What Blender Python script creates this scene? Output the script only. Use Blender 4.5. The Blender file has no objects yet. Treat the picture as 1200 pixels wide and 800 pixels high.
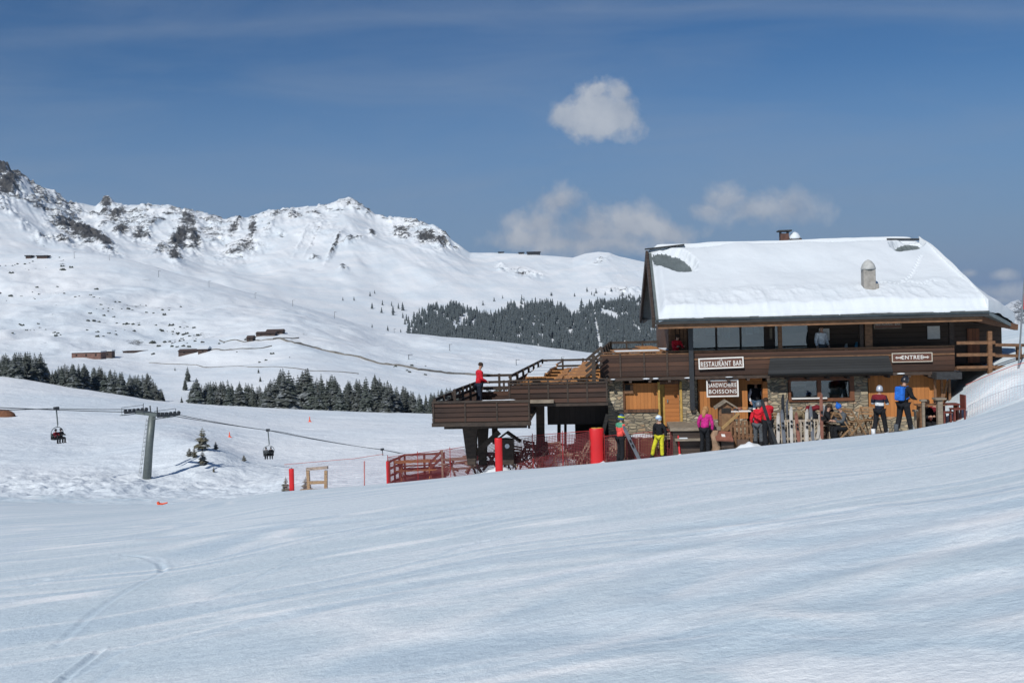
import bpy, bmesh, math, random
import numpy as np
from mathutils import Vector, Matrix
random.seed(7); RNG=np.random.RandomState(11)
S=bpy.context.scene; COL=S.collection
PI=math.pi
# ---------------------------------------------------------------- camera model (level camera, 1.5 degrees of roll)
ROLL=math.radians(1.5); CR,SR=math.cos(ROLL),math.sin(ROLL); F=1200.0; HX,HY=600.0,365.0
def un(px,py):
    dx=px-HX; dy=HY-py
    return (dx*CR+dy*SR)/F,(-dx*SR+dy*CR)/F
def W(px,py,D):
    a,b=un(px,py); return Vector((a*D,D,b*D))
def proj(x,y,z):
    a=x/y*F; b=z/y*F
    return HX+a*CR-b*SR, HY-(a*SR+b*CR)
cam=bpy.data.cameras.new('camera'); co=bpy.data.objects.new('camera',cam); COL.objects.link(co)
cam.sensor_fit='HORIZONTAL'; cam.sensor_width=36; cam.lens=36*F/1200; cam.shift_y=-35/1200; cam.clip_start=.2; cam.clip_end=40000
co.matrix_world=Matrix.Rotation(PI/2,4,'X')@Matrix.Rotation(-ROLL,4,'Z')
S.camera=co
# ---------------------------------------------------------------- materials
def nmat(name):
    m=bpy.data.materials.new(name); m.use_nodes=True
    nt=m.node_tree; return m,nt,nt.nodes['Principled BSDF']
def nd(nt,t,**k):
    n=nt.nodes.new(t)
    for a,v in k.items():
        if a in n.inputs.keys(): n.inputs[a].default_value=v
        else: setattr(n,a,v)
    return n
def mth(nt,op,a,b=None,c=None,clamp=False):
    n=nt.nodes.new('ShaderNodeMath'); n.operation=op; n.use_clamp=clamp
    for i,v in enumerate((a,b,c)):
        if v is None: continue
        if isinstance(v,(int,float)): n.inputs[i].default_value=v
        else: nt.links.new(v,n.inputs[i])
    return n.outputs[0]
def mixc(nt,f,a,b,mode='MIX'):
    n=nt.nodes.new('ShaderNodeMix'); n.data_type='RGBA'; n.blend_type=mode
    for s,v in ((n.inputs[0],f),(n.inputs[6],a),(n.inputs[7],b)):
        if isinstance(v,(int,float)): s.default_value=v
        elif isinstance(v,tuple): s.default_value=v if len(v)==4 else v+(1,)
        else: nt.links.new(v,s)
    return n.outputs[2]
def ramp(nt,f,stops):
    n=nt.nodes.new('ShaderNodeValToRGB'); nt.links.new(f,n.inputs[0]); e=n.color_ramp.elements
    while len(e)<len(stops): e.new(.5)
    for i,(p,c) in enumerate(stops):
        e[i].position=p; e[i].color=(c,c,c,1) if isinstance(c,(int,float)) else c+(1,)
    return n.outputs[0]
def coords(nt,kind='Object',scale=(1,1,1),rot=(0,0,0)):
    t=nt.nodes.new('ShaderNodeTexCoord'); m=nt.nodes.new('ShaderNodeMapping')
    m.inputs['Scale'].default_value=scale; m.inputs['Rotation'].default_value=rot
    nt.links.new(t.outputs[kind],m.inputs['Vector']); return m.outputs[0]
def noise(nt,v,sc,det=4,rough=.55,dist=0):
    n=nd(nt,'ShaderNodeTexNoise',Scale=sc,Detail=det,Roughness=rough,Distortion=dist)
    nt.links.new(v,n.inputs['Vector']); return n.outputs['Fac']
def bump(nt,b,h,st,dist=.02,prev=None):
    n=nd(nt,'ShaderNodeBump',Strength=st,Distance=dist); nt.links.new(h,n.inputs['Height'])
    if prev is not None: nt.links.new(prev,n.inputs['Normal'])
    if b is not None: nt.links.new(n.outputs[0],b.inputs['Normal'])
    return n.outputs[0]
MATS={}
def plain(name,c,rough=.7,var=.25,sc=6,metal=0,bmp=.3,stretch=(1,1,1)):
    if name in MATS: return MATS[name]
    m,nt,b=nmat(name); v=coords(nt,scale=stretch)
    f=noise(nt,v,sc,5,.6)
    lo=tuple(x*(1-var) for x in c); hi=tuple(min(1,x*(1+var)) for x in c)
    nt.links.new(mixc(nt,ramp(nt,f,[(.3,0.0),(.7,1.0)]),lo,hi),b.inputs['Base Color'])
    b.inputs['Roughness'].default_value=rough; b.inputs['Metallic'].default_value=metal
    if bmp: bump(nt,b,f,bmp,.01)
    MATS[name]=m; return m
def planks(name,c,pitch=.16,axis='z',var=.35,gap=.55,rough=.75):
    """boards; axis = the direction across the boards"""
    if name in MATS: return MATS[name]
    m,nt,b=nmat(name); t=nt.nodes.new('ShaderNodeTexCoord'); sp=nt.nodes.new('ShaderNodeSeparateXYZ')
    nt.links.new(t.outputs['Object'],sp.inputs[0])
    a=sp.outputs['Z'] if axis=='z' else sp.outputs['X'] if axis=='x' else sp.outputs['Y']
    q=mth(nt,'DIVIDE',a,pitch); fr=mth(nt,'FRACT',q); fl=mth(nt,'FLOOR',q)
    wn=nt.nodes.new('ShaderNodeTexWhiteNoise'); wn.noise_dimensions='1D'; nt.links.new(fl,wn.inputs['W'])
    st={'z':(.5,.5,9),'x':(9,9,.6),'y':(.5,9,9)}[axis]
    g=noise(nt,coords(nt,scale=st),3,6,.65)
    big=noise(nt,coords(nt),.7,3)
    f=mth(nt,'ADD',mth(nt,'MULTIPLY',wn.outputs[0],.4),mth(nt,'ADD',mth(nt,'MULTIPLY',g,.5),mth(nt,'MULTIPLY',big,.35)))
    lo=tuple(x*(1-var) for x in c); hi=tuple(min(1,x*(1+var)) for x in c)
    colr=mixc(nt,ramp(nt,f,[(.35,0.0),(.9,1.0)]),lo,hi)
    e=mth(nt,'LESS_THAN',fr,.1)
    colr=mixc(nt,mth(nt,'MULTIPLY',e,gap),colr,tuple(x*.12 for x in c))
    nt.links.new(colr,b.inputs['Base Color']); b.inputs['Roughness'].default_value=rough
    bump(nt,b,mth(nt,'SUBTRACT',mth(nt,'MULTIPLY',g,.3),e),.6,.015)
    MATS[name]=m; return m
def stone_mat():
    if 'stone' in MATS: return MATS['stone']
    m,nt,b=nmat('stone'); t=nt.nodes.new('ShaderNodeTexCoord')
    dn=nd(nt,'ShaderNodeTexNoise',Scale=2.6,Detail=3); nt.links.new(t.outputs['Object'],dn.inputs['Vector'])
    va=nt.nodes.new('ShaderNodeVectorMath'); va.operation='MULTIPLY_ADD'
    nt.links.new(dn.outputs['Color'],va.inputs[0]); va.inputs[1].default_value=(.22,.22,.14); nt.links.new(t.outputs['Object'],va.inputs[2])
    mp=nt.nodes.new('ShaderNodeMapping'); mp.inputs['Scale'].default_value=(3.6,3.6,9.5); nt.links.new(va.outputs[0],mp.inputs[0])
    v1=nd(nt,'ShaderNodeTexVoronoi',Scale=1.0,Randomness=.85); nt.links.new(mp.outputs[0],v1.inputs['Vector'])
    v2=nd(nt,'ShaderNodeTexVoronoi',Scale=1.0,Randomness=.85); v2.feature='DISTANCE_TO_EDGE'; nt.links.new(mp.outputs[0],v2.inputs['Vector'])
    hs=nt.nodes.new('ShaderNodeSeparateColor'); nt.links.new(v1.outputs['Color'],hs.inputs[0])
    c=nt.nodes.new('ShaderNodeValToRGB'); nt.links.new(hs.outputs[0],c.inputs[0]); e=c.color_ramp.elements
    for i,(p,q) in enumerate([(0,(.13,.11,.085,1)),(.2,(.36,.3,.2,1)),(.45,(.24,.2,.14,1)),(.65,(.5,.42,.28,1)),(.85,(.4,.26,.15,1)),(1,(.6,.54,.42,1))]):
        if i>1: e.new(p)
    for i,(p,q) in enumerate([(0,(.13,.11,.085,1)),(.2,(.36,.3,.2,1)),(.45,(.24,.2,.14,1)),(.65,(.5,.42,.28,1)),(.85,(.4,.26,.15,1)),(1,(.6,.54,.42,1))]):
        e[i].position=p; e[i].color=q
    edge=ramp(nt,v2.outputs['Distance'],[(.02,0.0),(.12,1.0)])
    g=noise(nt,t.outputs['Object'],14,4)
    cc=mixc(nt,edge,(.2,.18,.14),mixc(nt,mth(nt,'MULTIPLY',g,.35),c.outputs[0],(.16,.14,.11)))
    nt.links.new(cc,b.inputs['Base Color']); b.inputs['Roughness'].default_value=.9
    bump(nt,b,mth(nt,'ADD',edge,mth(nt,'MULTIPLY',g,.3)),.9,.04); MATS['stone']=m; return m
def glass_mat():
    if 'glass' in MATS: return MATS['glass']
    m,nt,b=nmat('glass'); o=nt.nodes['Material Output']
    gl=nd(nt,'ShaderNodeBsdfGlossy',Roughness=.04); gl.inputs['Color'].default_value=(.8,.87,.9,1)
    n=noise(nt,coords(nt),1.3,2); bp=bump(nt,None,n,.12,.02); nt.links.new(bp,gl.inputs['Normal'])
    tr=nd(nt,'ShaderNodeBsdfTransparent'); tr.inputs['Color'].default_value=(.5,.55,.56,1)
    mx=nd(nt,'ShaderNodeMixShader',Fac=.13); nt.links.new(tr.outputs[0],mx.inputs[1]); nt.links.new(gl.outputs[0],mx.inputs[2])
    nt.links.new(mx.outputs[0],o.inputs['Surface']); MATS['glass']=m; return m
def net_mat(name,c,cell=.12,thr=.26,uvk='UV'):
    if name in MATS: return MATS[name]
    m,nt,b=nmat(name); o=nt.nodes['Material Output']
    t=nt.nodes.new('ShaderNodeTexCoord'); sp=nt.nodes.new('ShaderNodeSeparateXYZ'); nt.links.new(t.outputs['UV'],sp.inputs[0])
    es=[mth(nt,'LESS_THAN',mth(nt,'FRACT',mth(nt,'DIVIDE',sp.outputs[k],cell)),thr) for k in ('X','Y')]
    f=mth(nt,'MAXIMUM',es[0],es[1])
    tr=nd(nt,'ShaderNodeBsdfTransparent'); b.inputs['Base Color'].default_value=c+(1,); b.inputs['Roughness'].default_value=.7
    mx=nt.nodes.new('ShaderNodeMixShader'); nt.links.new(f,mx.inputs[0]); nt.links.new(tr.outputs[0],mx.inputs[1]); nt.links.new(b.outputs[0],mx.inputs[2])
    nt.links.new(mx.outputs[0],o.inputs['Surface']); MATS[name]=m; return m
def snow_mat(name='snow',kind='near'):
    if name in MATS: return MATS[name]
    m,nt,b=nmat(name); b.inputs['Roughness'].default_value=.62; b.inputs['Specular IOR Level'].default_value=.25
    v=coords(nt)
    if kind=='near':
        # groomed piste: wind-packed / scraped patches, streaks running with the fall line, fine grain
        st=coords(nt,scale=(.045,.30,.3),rot=(0,0,math.radians(-14)))
        st2=coords(nt,scale=(.10,1.3,.3),rot=(0,0,math.radians(-9)))
        st3=coords(nt,scale=(.35,.11,.3),rot=(0,0,math.radians(-24)))
        big=noise(nt,st,1.0,5,.6,.6); fine=noise(nt,st2,1.0,6,.7,.3); cr=noise(nt,st3,1.0,4,.6,.5)
        grain=noise(nt,v,9,6,.75); clod=noise(nt,v,2.2,5,.7); med=noise(nt,v,.8,4,.6)
        patch=ramp(nt,mth(nt,'ADD',mth(nt,'MULTIPLY',big,.7),mth(nt,'MULTIPLY',fine,.3)),[(.42,0.0),(.58,1.0)])
        ln=ramp(nt,fine,[(.60,0.0),(.68,1.0)])
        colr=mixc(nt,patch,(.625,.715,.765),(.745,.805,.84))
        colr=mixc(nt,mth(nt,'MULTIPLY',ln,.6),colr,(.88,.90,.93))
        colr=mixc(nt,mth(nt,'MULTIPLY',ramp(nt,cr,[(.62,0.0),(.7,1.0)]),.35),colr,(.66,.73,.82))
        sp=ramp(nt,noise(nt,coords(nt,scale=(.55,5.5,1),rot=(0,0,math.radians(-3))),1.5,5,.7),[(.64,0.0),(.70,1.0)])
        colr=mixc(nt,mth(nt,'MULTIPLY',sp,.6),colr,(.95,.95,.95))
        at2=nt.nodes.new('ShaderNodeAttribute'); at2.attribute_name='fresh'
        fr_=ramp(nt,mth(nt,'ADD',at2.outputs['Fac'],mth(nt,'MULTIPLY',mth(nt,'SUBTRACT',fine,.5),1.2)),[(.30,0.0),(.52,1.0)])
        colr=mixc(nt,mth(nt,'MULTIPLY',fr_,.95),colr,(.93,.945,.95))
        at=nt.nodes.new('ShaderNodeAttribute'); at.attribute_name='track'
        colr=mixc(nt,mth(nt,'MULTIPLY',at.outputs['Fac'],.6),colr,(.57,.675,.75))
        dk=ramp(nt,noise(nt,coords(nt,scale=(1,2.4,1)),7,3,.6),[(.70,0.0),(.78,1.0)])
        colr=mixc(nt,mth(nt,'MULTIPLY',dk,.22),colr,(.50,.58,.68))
        for (rt,sx,sc_,th_,of) in ((-13,.16,.30,.026,0),(-26,.30,.20,.022,7.3),(5,.10,.33,.024,3.1)):
            mp=nt.nodes.new('ShaderNodeMapping'); mp.inputs['Location'].default_value=(of,of*.7,0); mp.inputs['Rotation'].default_value=(0,0,math.radians(rt)); mp.inputs['Scale'].default_value=(sx,1,0)
            dsn=nd(nt,'ShaderNodeTexNoise',Scale=.12,Detail=2); nt.links.new(v,dsn.inputs['Vector'])
            vm=nt.nodes.new('ShaderNodeVectorMath'); vm.operation='MULTIPLY_ADD'; nt.links.new(dsn.outputs['Color'],vm.inputs[0]); vm.inputs[1].default_value=(7,7,0); nt.links.new(v,vm.inputs[2]); nt.links.new(vm.outputs[0],mp.inputs[0])
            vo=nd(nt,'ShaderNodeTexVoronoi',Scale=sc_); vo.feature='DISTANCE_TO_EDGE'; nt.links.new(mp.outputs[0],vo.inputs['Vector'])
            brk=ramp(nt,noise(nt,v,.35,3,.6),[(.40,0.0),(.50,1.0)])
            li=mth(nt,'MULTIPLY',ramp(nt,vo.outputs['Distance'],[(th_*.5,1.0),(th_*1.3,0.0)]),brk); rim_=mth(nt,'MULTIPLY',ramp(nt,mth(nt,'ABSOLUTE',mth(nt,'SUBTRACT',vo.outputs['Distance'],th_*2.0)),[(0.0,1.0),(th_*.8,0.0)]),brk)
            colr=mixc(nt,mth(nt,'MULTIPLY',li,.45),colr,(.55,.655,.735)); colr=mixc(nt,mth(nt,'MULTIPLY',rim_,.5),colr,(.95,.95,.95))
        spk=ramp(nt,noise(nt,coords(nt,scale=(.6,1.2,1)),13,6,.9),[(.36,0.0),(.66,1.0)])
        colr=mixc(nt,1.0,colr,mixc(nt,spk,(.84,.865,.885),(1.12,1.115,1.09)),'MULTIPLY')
        wv=nd(nt,'ShaderNodeTexWave',Scale=2.2,Distortion=1.5,Detail=2); wv.bands_direction='Y'; nt.links.new(coords(nt,scale=(.2,1,1),rot=(0,0,math.radians(-4))),wv.inputs['Vector'])
        cord=mth(nt,'MULTIPLY',wv.outputs['Fac'],ramp(nt,big,[(.5,0.0),(.6,1.0)]))
        nt.links.new(colr,b.inputs['Base Color'])
        n1=bump(nt,None,grain,.6,.045)
        n2=bump(nt,None,clod,.22,.06,n1)
        n3=bump(nt,None,fine,.2,.05,n2)
        n4=bump(nt,None,med,.10,.12,n3)
        n5=bump(nt,None,cord,.25,.02,n4); nt.links.new(n5,b.inputs['Normal'])
    elif kind=='far':
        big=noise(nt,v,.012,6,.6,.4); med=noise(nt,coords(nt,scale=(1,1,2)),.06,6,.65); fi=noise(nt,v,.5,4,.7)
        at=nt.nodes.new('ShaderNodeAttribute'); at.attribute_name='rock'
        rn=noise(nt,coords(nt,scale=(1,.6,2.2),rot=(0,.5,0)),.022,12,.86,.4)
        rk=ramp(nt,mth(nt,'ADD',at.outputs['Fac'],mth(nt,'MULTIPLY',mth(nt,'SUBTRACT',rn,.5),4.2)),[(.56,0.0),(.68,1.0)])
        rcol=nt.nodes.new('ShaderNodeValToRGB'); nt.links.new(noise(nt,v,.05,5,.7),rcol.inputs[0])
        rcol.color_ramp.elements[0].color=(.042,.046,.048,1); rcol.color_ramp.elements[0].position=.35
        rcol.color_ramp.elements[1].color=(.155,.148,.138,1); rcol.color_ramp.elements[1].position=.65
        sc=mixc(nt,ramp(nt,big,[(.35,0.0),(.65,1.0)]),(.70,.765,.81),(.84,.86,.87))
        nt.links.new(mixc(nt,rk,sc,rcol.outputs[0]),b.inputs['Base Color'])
        n1=bump(nt,None,med,.35,4.0); n2=bump(nt,None,fi,.25,.4,n1); n3=bump(nt,None,rn,.9,18.0,n1)
        mxn=nt.nodes.new('ShaderNodeMix'); mxn.data_type='VECTOR'; nt.links.new(rk,mxn.inputs[0]); nt.links.new(n2,mxn.inputs[4]); nt.links.new(n3,mxn.inputs[5])
        nt.links.new(mxn.outputs[1],b.inputs['Normal'])
    else:
        f=noise(nt,v,3,5,.65); g=noise(nt,v,.6,4,.5)
        nt.links.new(mixc(nt,g,(.61,.66,.695),(.67,.70,.725)),b.inputs['Base Color'])
        n1=bump(nt,None,f,.3,.05); bump(nt,b,g,.4,.15,n1)
    MATS[name]=m; return m
# ---------------------------------------------------------------- mesh builder
class MB:
    def __init__(s): s.v=[]; s.f=[]; s.uv={}; s.mi=[]; s.m=0
    def add(s,vs,fs):
        o=len(s.v); s.v+= [tuple(x) for x in vs]; s.f+=[tuple(i+o for i in f) for f in fs]; s.mi+=[s.m]*len(fs); return s
    def box(s,a,b,M=None):
        x0,y0,z0=a; x1,y1,z1=b
        vs=[Vector(p) for p in ((x0,y0,z0),(x1,y0,z0),(x1,y1,z0),(x0,y1,z0),(x0,y0,z1),(x1,y0,z1),(x1,y1,z1),(x0,y1,z1))]
        if M: vs=[M@p for p in vs]
        return s.add(vs,[(3,2,1,0),(4,5,6,7),(0,1,5,4),(1,2,6,5),(2,3,7,6),(3,0,4,7)])
    def beam(s,p,q,w,h,up=(0,0,1)):
        p=Vector(p); q=Vector(q); d=(q-p); L=d.length; d.normalize(); up=Vector(up)
        if abs(d.dot(up))>.98: up=Vector((0,1,0))
        x=d.cross(up).normalized(); z=x.cross(d)
        vs=[]
        for e in (p,q):
            for a,b in ((-1,-1),(1,-1),(1,1),(-1,1)): vs.append(e+x*a*w/2+z*b*h/2)
        return s.add(vs,[(3,2,1,0),(4,5,6,7),(0,1,5,4),(1,2,6,5),(2,3,7,6),(3,0,4,7)])
    def tube(s,pts,r,n=6,cap=True):
        pts=[Vector(p) for p in pts]; R=r if isinstance(r,(list,tuple)) else [r]*len(pts); o=len(s.v); vs=[]
        for i,p in enumerate(pts):
            d=(pts[min(i+1,len(pts)-1)]-pts[max(i-1,0)]).normalized(); up=Vector((0,0,1)) if abs(d.z)<.95 else Vector((1,0,0))
            x=d.cross(up).normalized(); y=d.cross(x)
            for k in range(n):
                a=2*PI*k/n; vs.append(p+(x*math.cos(a)+y*math.sin(a))*R[i])
        fs=[]
        for i in range(len(pts)-1):
            for k in range(n):
                k2=(k+1)%n; fs.append((i*n+k,i*n+k2,(i+1)*n+k2,(i+1)*n+k))
        if cap: fs.append(tuple(reversed(range(n)))); fs.append(tuple(range((len(pts)-1)*n,len(pts)*n)))
        return s.add(vs,fs)
    def lathe(s,prof,c=(0,0,0),n=12,sx=1,sy=1):
        vs=[];c=Vector(c)
        for r,z in prof:
            for k in range(n):
                a=2*PI*k/n; vs.append(c+Vector((r*sx*math.cos(a),r*sy*math.sin(a),z)))
        fs=[]
        for i in range(len(prof)-1):
            for k in range(n):
                k2=(k+1)%n; fs.append((i*n+k,i*n+k2,(i+1)*n+k2,(i+1)*n+k))
        fs.append(tuple(reversed(range(n)))); fs.append(tuple(range((len(prof)-1)*n,len(prof)*n)))
        return s.add(vs,fs)
    def ell(s,c,r,n=12,m=8):
        prof=[(math.sin(PI*i/m),-math.cos(PI*i/m)) for i in range(m+1)]
        prof[0]=(.02,-1);prof[-1]=(.02,1)
        o=len(s.v); s.lathe([(a,b*r[2]) for a,b in prof],c,n,r[0],r[1]); return s
    def prism(s,poly,y0,y1):
        """polygon in x,z extruded along y"""
        n=len(poly); vs=[(x,y0,z) for x,z in poly]+[(x,y1,z) for x,z in poly]
        fs=[tuple(range(n)),tuple(reversed(range(n,2*n)))]+[(i,i+n,(i+1)%n+n,(i+1)%n) for i in range(n)]
        return s.add(vs,fs)
    def build(s,name,mat,parent=None,smooth=False,loc=None,bev=0):
        me=bpy.data.meshes.new(name); me.from_pydata(s.v,[],s.f); me.update()
        mats=mat if isinstance(mat,(list,tuple)) else [mat]
        for m in mats: me.materials.append(m)
        if len(mats)>1: me.polygons.foreach_set('material_index',s.mi)
        if smooth: me.polygons.foreach_set('use_smooth',[True]*len(me.polygons))
        bm=bmesh.new(); bm.from_mesh(me); bmesh.ops.recalc_face_normals(bm,faces=bm.faces)
        bm.to_mesh(me); bm.free()
        o=bpy.data.objects.new(name,me); COL.objects.link(o)
        if parent: o.parent=parent
        if loc is not None: o.location=loc
        if bev:
            b=o.modifiers.new('bevel','BEVEL'); b.width=bev; b.segments=2; b.limit_method='ANGLE'
        return o
def tag(o,label=None,cat=None,group=None,kind=None):
    if label: o['label']=label
    if cat: o['category']=cat
    if group: o['group']=group
    if kind: o['kind']=kind
    return o
def empty(name,loc=(0,0,0),rz=0,label=None,cat=None,group=None,sc=1):
    o=bpy.data.objects.new(name,None); COL.objects.link(o); o.location=loc; o.rotation_euler=(0,0,rz); o.scale=(sc,)*3
    o.empty_display_size=.2
    return tag(o,label,cat,group)
def copy_tree(o,parent=None):
    c=o.copy(); COL.objects.link(c)
    if parent: c.parent=parent
    for ch in [x for x in o.children]: copy_tree(ch,c)
    return c
def dup(o,loc,rz=0,label=None,group=None,sc=None,rot=None):
    c=copy_tree(o); c.location=loc; c.rotation_euler=rot if rot else (0,0,rz)
    if sc is not None: c.scale=(sc,sc,sc) if isinstance(sc,(int,float)) else sc
    if label: c['label']=label
    if group: c['group']=group
    return c
# ---------------------------------------------------------------- numpy noise
_perm=RNG.permutation(65536).astype(np.int64); _val=RNG.rand(65536)
def vnoise(x,y,seed=0):
    xi=np.floor(x).astype(np.int64); yi=np.floor(y).astype(np.int64); fx=x-xi; fy=y-yi
    fx=fx*fx*fx*(fx*(fx*6-15)+10); fy=fy*fy*fy*(fy*(fy*6-15)+10)
    def h(a,b): return _val[_perm[(_perm[(a+seed*131)&65535]+b)&65535]]
    return (h(xi,yi)*(1-fx)+h(xi+1,yi)*fx)*(1-fy)+(h(xi,yi+1)*(1-fx)+h(xi+1,yi+1)*fx)*fy
def fbm(x,y,o=5,seed=0,g=.5):
    r=0;a=1;t=0
    for i in range(o):
        r=r+a*(vnoise(x*2**i+i*17.3,y*2**i+i*9.1,seed+i)-.5)*2; t+=a; a*=g
    return r/t
def ridged(x,y,o=5,seed=0,g=.5):
    r=0;a=1;t=0
    for i in range(o):
        r=r+a*(1-np.abs(vnoise(x*2**i+i*7.7,y*2**i+i*3.1,seed+i)-.5)*2); t+=a; a*=g
    return r/t
def sstep(a,b,x):
    t=np.clip((x-a)/(b-a),0,1); return t*t*(3-2*t)
def grid_mesh(name,X,Y,Z,mat,attrs={},kind='structure',mask=None):
    n,m=X.shape; me=bpy.data.meshes.new(name)
    co_=np.stack([X,Y,Z],-1).reshape(-1,3)
    idx=np.arange(n*m).reshape(n,m)
    q=np.stack([idx[:-1,:-1],idx[:-1,1:],idx[1:,1:],idx[1:,:-1]],-1).reshape(-1,4)
    if mask is not None: q=q[mask.reshape(-1)]
    me.vertices.add(n*m); me.vertices.foreach_set('co',co_.reshape(-1))
    me.loops.add(len(q)*4); me.loops.foreach_set('vertex_index',q.reshape(-1))
    me.polygons.add(len(q)); me.polygons.foreach_set('loop_start',np.arange(0,len(q)*4,4)); me.polygons.foreach_set('loop_total',np.full(len(q),4))
    me.polygons.foreach_set('use_smooth',[True]*len(q))
    me.update(calc_edges=True)
    for k,a in attrs.items():
        at=me.attributes.new(k,'FLOAT','POINT'); at.data.foreach_set('value',np.ascontiguousarray(a,dtype=np.float32).reshape(-1))
    me.materials.append(mat); o=bpy.data.objects.new(name,me); COL.objects.link(o)
    if kind: o['kind']=kind
    return o
# ================================================================ TERRAIN (true height field z(x,y))
def interp(x,xs,ys): return np.interp(x,xs,ys)
CRX=np.array([-600,-200,0,200,330,440,520,585,690,760,860,1000,1060,1130,1200,1500,2000.])
CRY=np.array([ 560, 580,587,592,576,568,560,552,544.5,538,528,515,509,495,470,400,300.])
CRD=np.array([  62,  61,60,57,50,45,41,39,37.8,37.1,36.4,35.6,34.6,33.8,32.5,30,30.])
_pts=[W(a,b,c) for a,b,c in zip(CRX[1:-1],CRY[1:-1],CRD[1:-1])]
_A=[];_B=[]
for p in _pts: _A.append([p.x,p.y,p.x**2,p.x*p.y,p.y**2]); _B.append(p.z+1.6)
for yy in (-15,):
    for xx in (-12,0,12): _A.append([.3*xx,.3*yy,0,0,0]); _B.append(.3*(xx*.16-yy*.09))
_q=np.linalg.lstsq(np.array(_A),np.array(_B),rcond=None)[0]
def quad(x,y): return -1.6+_q[0]*x+_q[1]*y+_q[2]*x*x+_q[3]*x*y+_q[4]*y*y
_ct=np.array([p.x/p.y for p in _pts]); _cD=np.array([p.y for p in _pts])
_cr=np.array([p.z-quad(p.x,p.y) for p in _pts])
_tt=np.linspace(_ct[0],_ct[-1],400)
def _smooth(a,k=9):
    w=np.hanning(k*2+1); w/=w.sum(); p=np.pad(a,k,mode='edge'); return np.convolve(p,w,'valid')
_rD=_smooth(np.interp(_tt,_ct,_cD)); _rR=_smooth(np.interp(_tt,_ct,_cr),4)
def near(x,y):
    yy=np.maximum(y,3.0); t=x/yy; Dc=np.interp(t,_tt,_rD)
    s=np.clip(y/Dc,0,1.6)
    xc=np.clip(x,-45,30); yc=np.clip(y,-25,70)
    return quad(xc,yc)+np.interp(t,_tt,_rR)*s*s
MP=np.array([-900,-300,0,100,172,210,240,290,340,440,520,600,690,760,900,1060,1115,1150,1200,1500,2100.])
MD=np.array([30,36,40,45,50,55,65,80,100,115,130,150,200,260,300,340,400,450,550,650,800,1000,1150,1300,1500,1800.])
MT={ #        30   36  40  45  50  55  65   80  100 115 130 150 200 260 300 340 400 450 550 650 800 1000 1150 1300 1500 1800
-900:[600]*5+[595,588,572,545,530,515,500,475,450,430,438,428,420,405,390,360,330,305,280,310,330],
-300:[600]*5+[597,591,574,550,536,522,505,478,452,432,440,428,422,408,394,365,335,312,290,320,335],
0:   [600]*5+[600,594,576,553,538,525,508,488,458,440,447,437,428,419,408,385,348,322,300,325,340],
100: [600]*5+[600,595,578,556,540,528,512,490,466,456,462,450,440,424,412,388,350,325,292,320,345],
172: [600]*5+[600,594,580,562,534,520,509,490,474,468,474,462,448,430,414,388,352,330,307,335,360],
210: [600]*5+[600,592,582,562,525,513,510,495,477,471,477,464,449,430,413,385,355,337,320,345,370],
240: [600]*5+[598,590,583,562,519,521,519,499,480,473,479,464,447,430,411,385,357,340,327,352,375],
290: [600]*5+[592,586,580,565,545,544,534,504,485,476,482,462,445,425,404,384,362,350,341,362,380],
340: [600]*4+[582,580,575,568,558,551,545,536,508,489,479,484,461,444,420,400,382,368,360,355,372,385],
440: [600]*3+[575,577,576,572,565,554,546,540,531,508,492,482,487,470,454,434,420,405,394,389,385,398,405],
520: [600,590,580,574,574,573,567,559,549,542,536,528,508,493,485,489,478,463,444,431,416,403,398,395,405,410],
600: [590,575,566,566,566,565,560,552,543,538,532,526,508,495,487,490,480,467,448,436,422,408,403,401,410,415],
690: [580,565,560,562,562,561,557,549,541,536,530,524,507,495,489,490,482,470,452,440,428,418,415,413,420,425],
760: [570,560,545,542,540,538,530,525,515,512,508,503,495,488,482,484,476,468,452,444,434,424,420,418,426,430],
900: [560,540,520,510,505,500,490,482,475,472,470,468,462,456,450,450,446,442,436,432,428,425,424,424,430,433],
1060:[545,512,503,495,488,480,470,455,445,444,443,442,438,434,432,432,430,430,428,427,426,425,424,424,430,433],
1115:[520,478,448,438,432,430,412,408,410,412,414,415,416,418,420,420,421,422,424,424,425,425,425,425,430,433],
1150:[505,444,418,402,394,390,393,394,400,402,404,406,410,414,416,416,418,420,422,423,424,424,424,424,430,433],
1200:[490,428,404,392,388,385,384,388,394,397,400,402,408,412,414,414,416,418,420,421,422,422,422,422,430,433],
1500:[420,390,370,352,345,342,345,350,360,365,370,375,385,392,396,398,400,403,408,410,412,414,414,414,420,424],
2100:[330,310,300,295,290,290,295,305,320,330,340,350,365,375,380,384,388,392,398,400,404,408,408,408,412,416]}
_MZ=np.zeros((len(MP),len(MD))); _MTt=np.zeros_like(_MZ)
for i,p in enumerate(MP):
    for j,d in enumerate(MD):
        w=W(p,MT[int(p)][j],d); _MZ[i,j]=w.z/d
_tcol=(MP-600)/1200.
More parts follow.
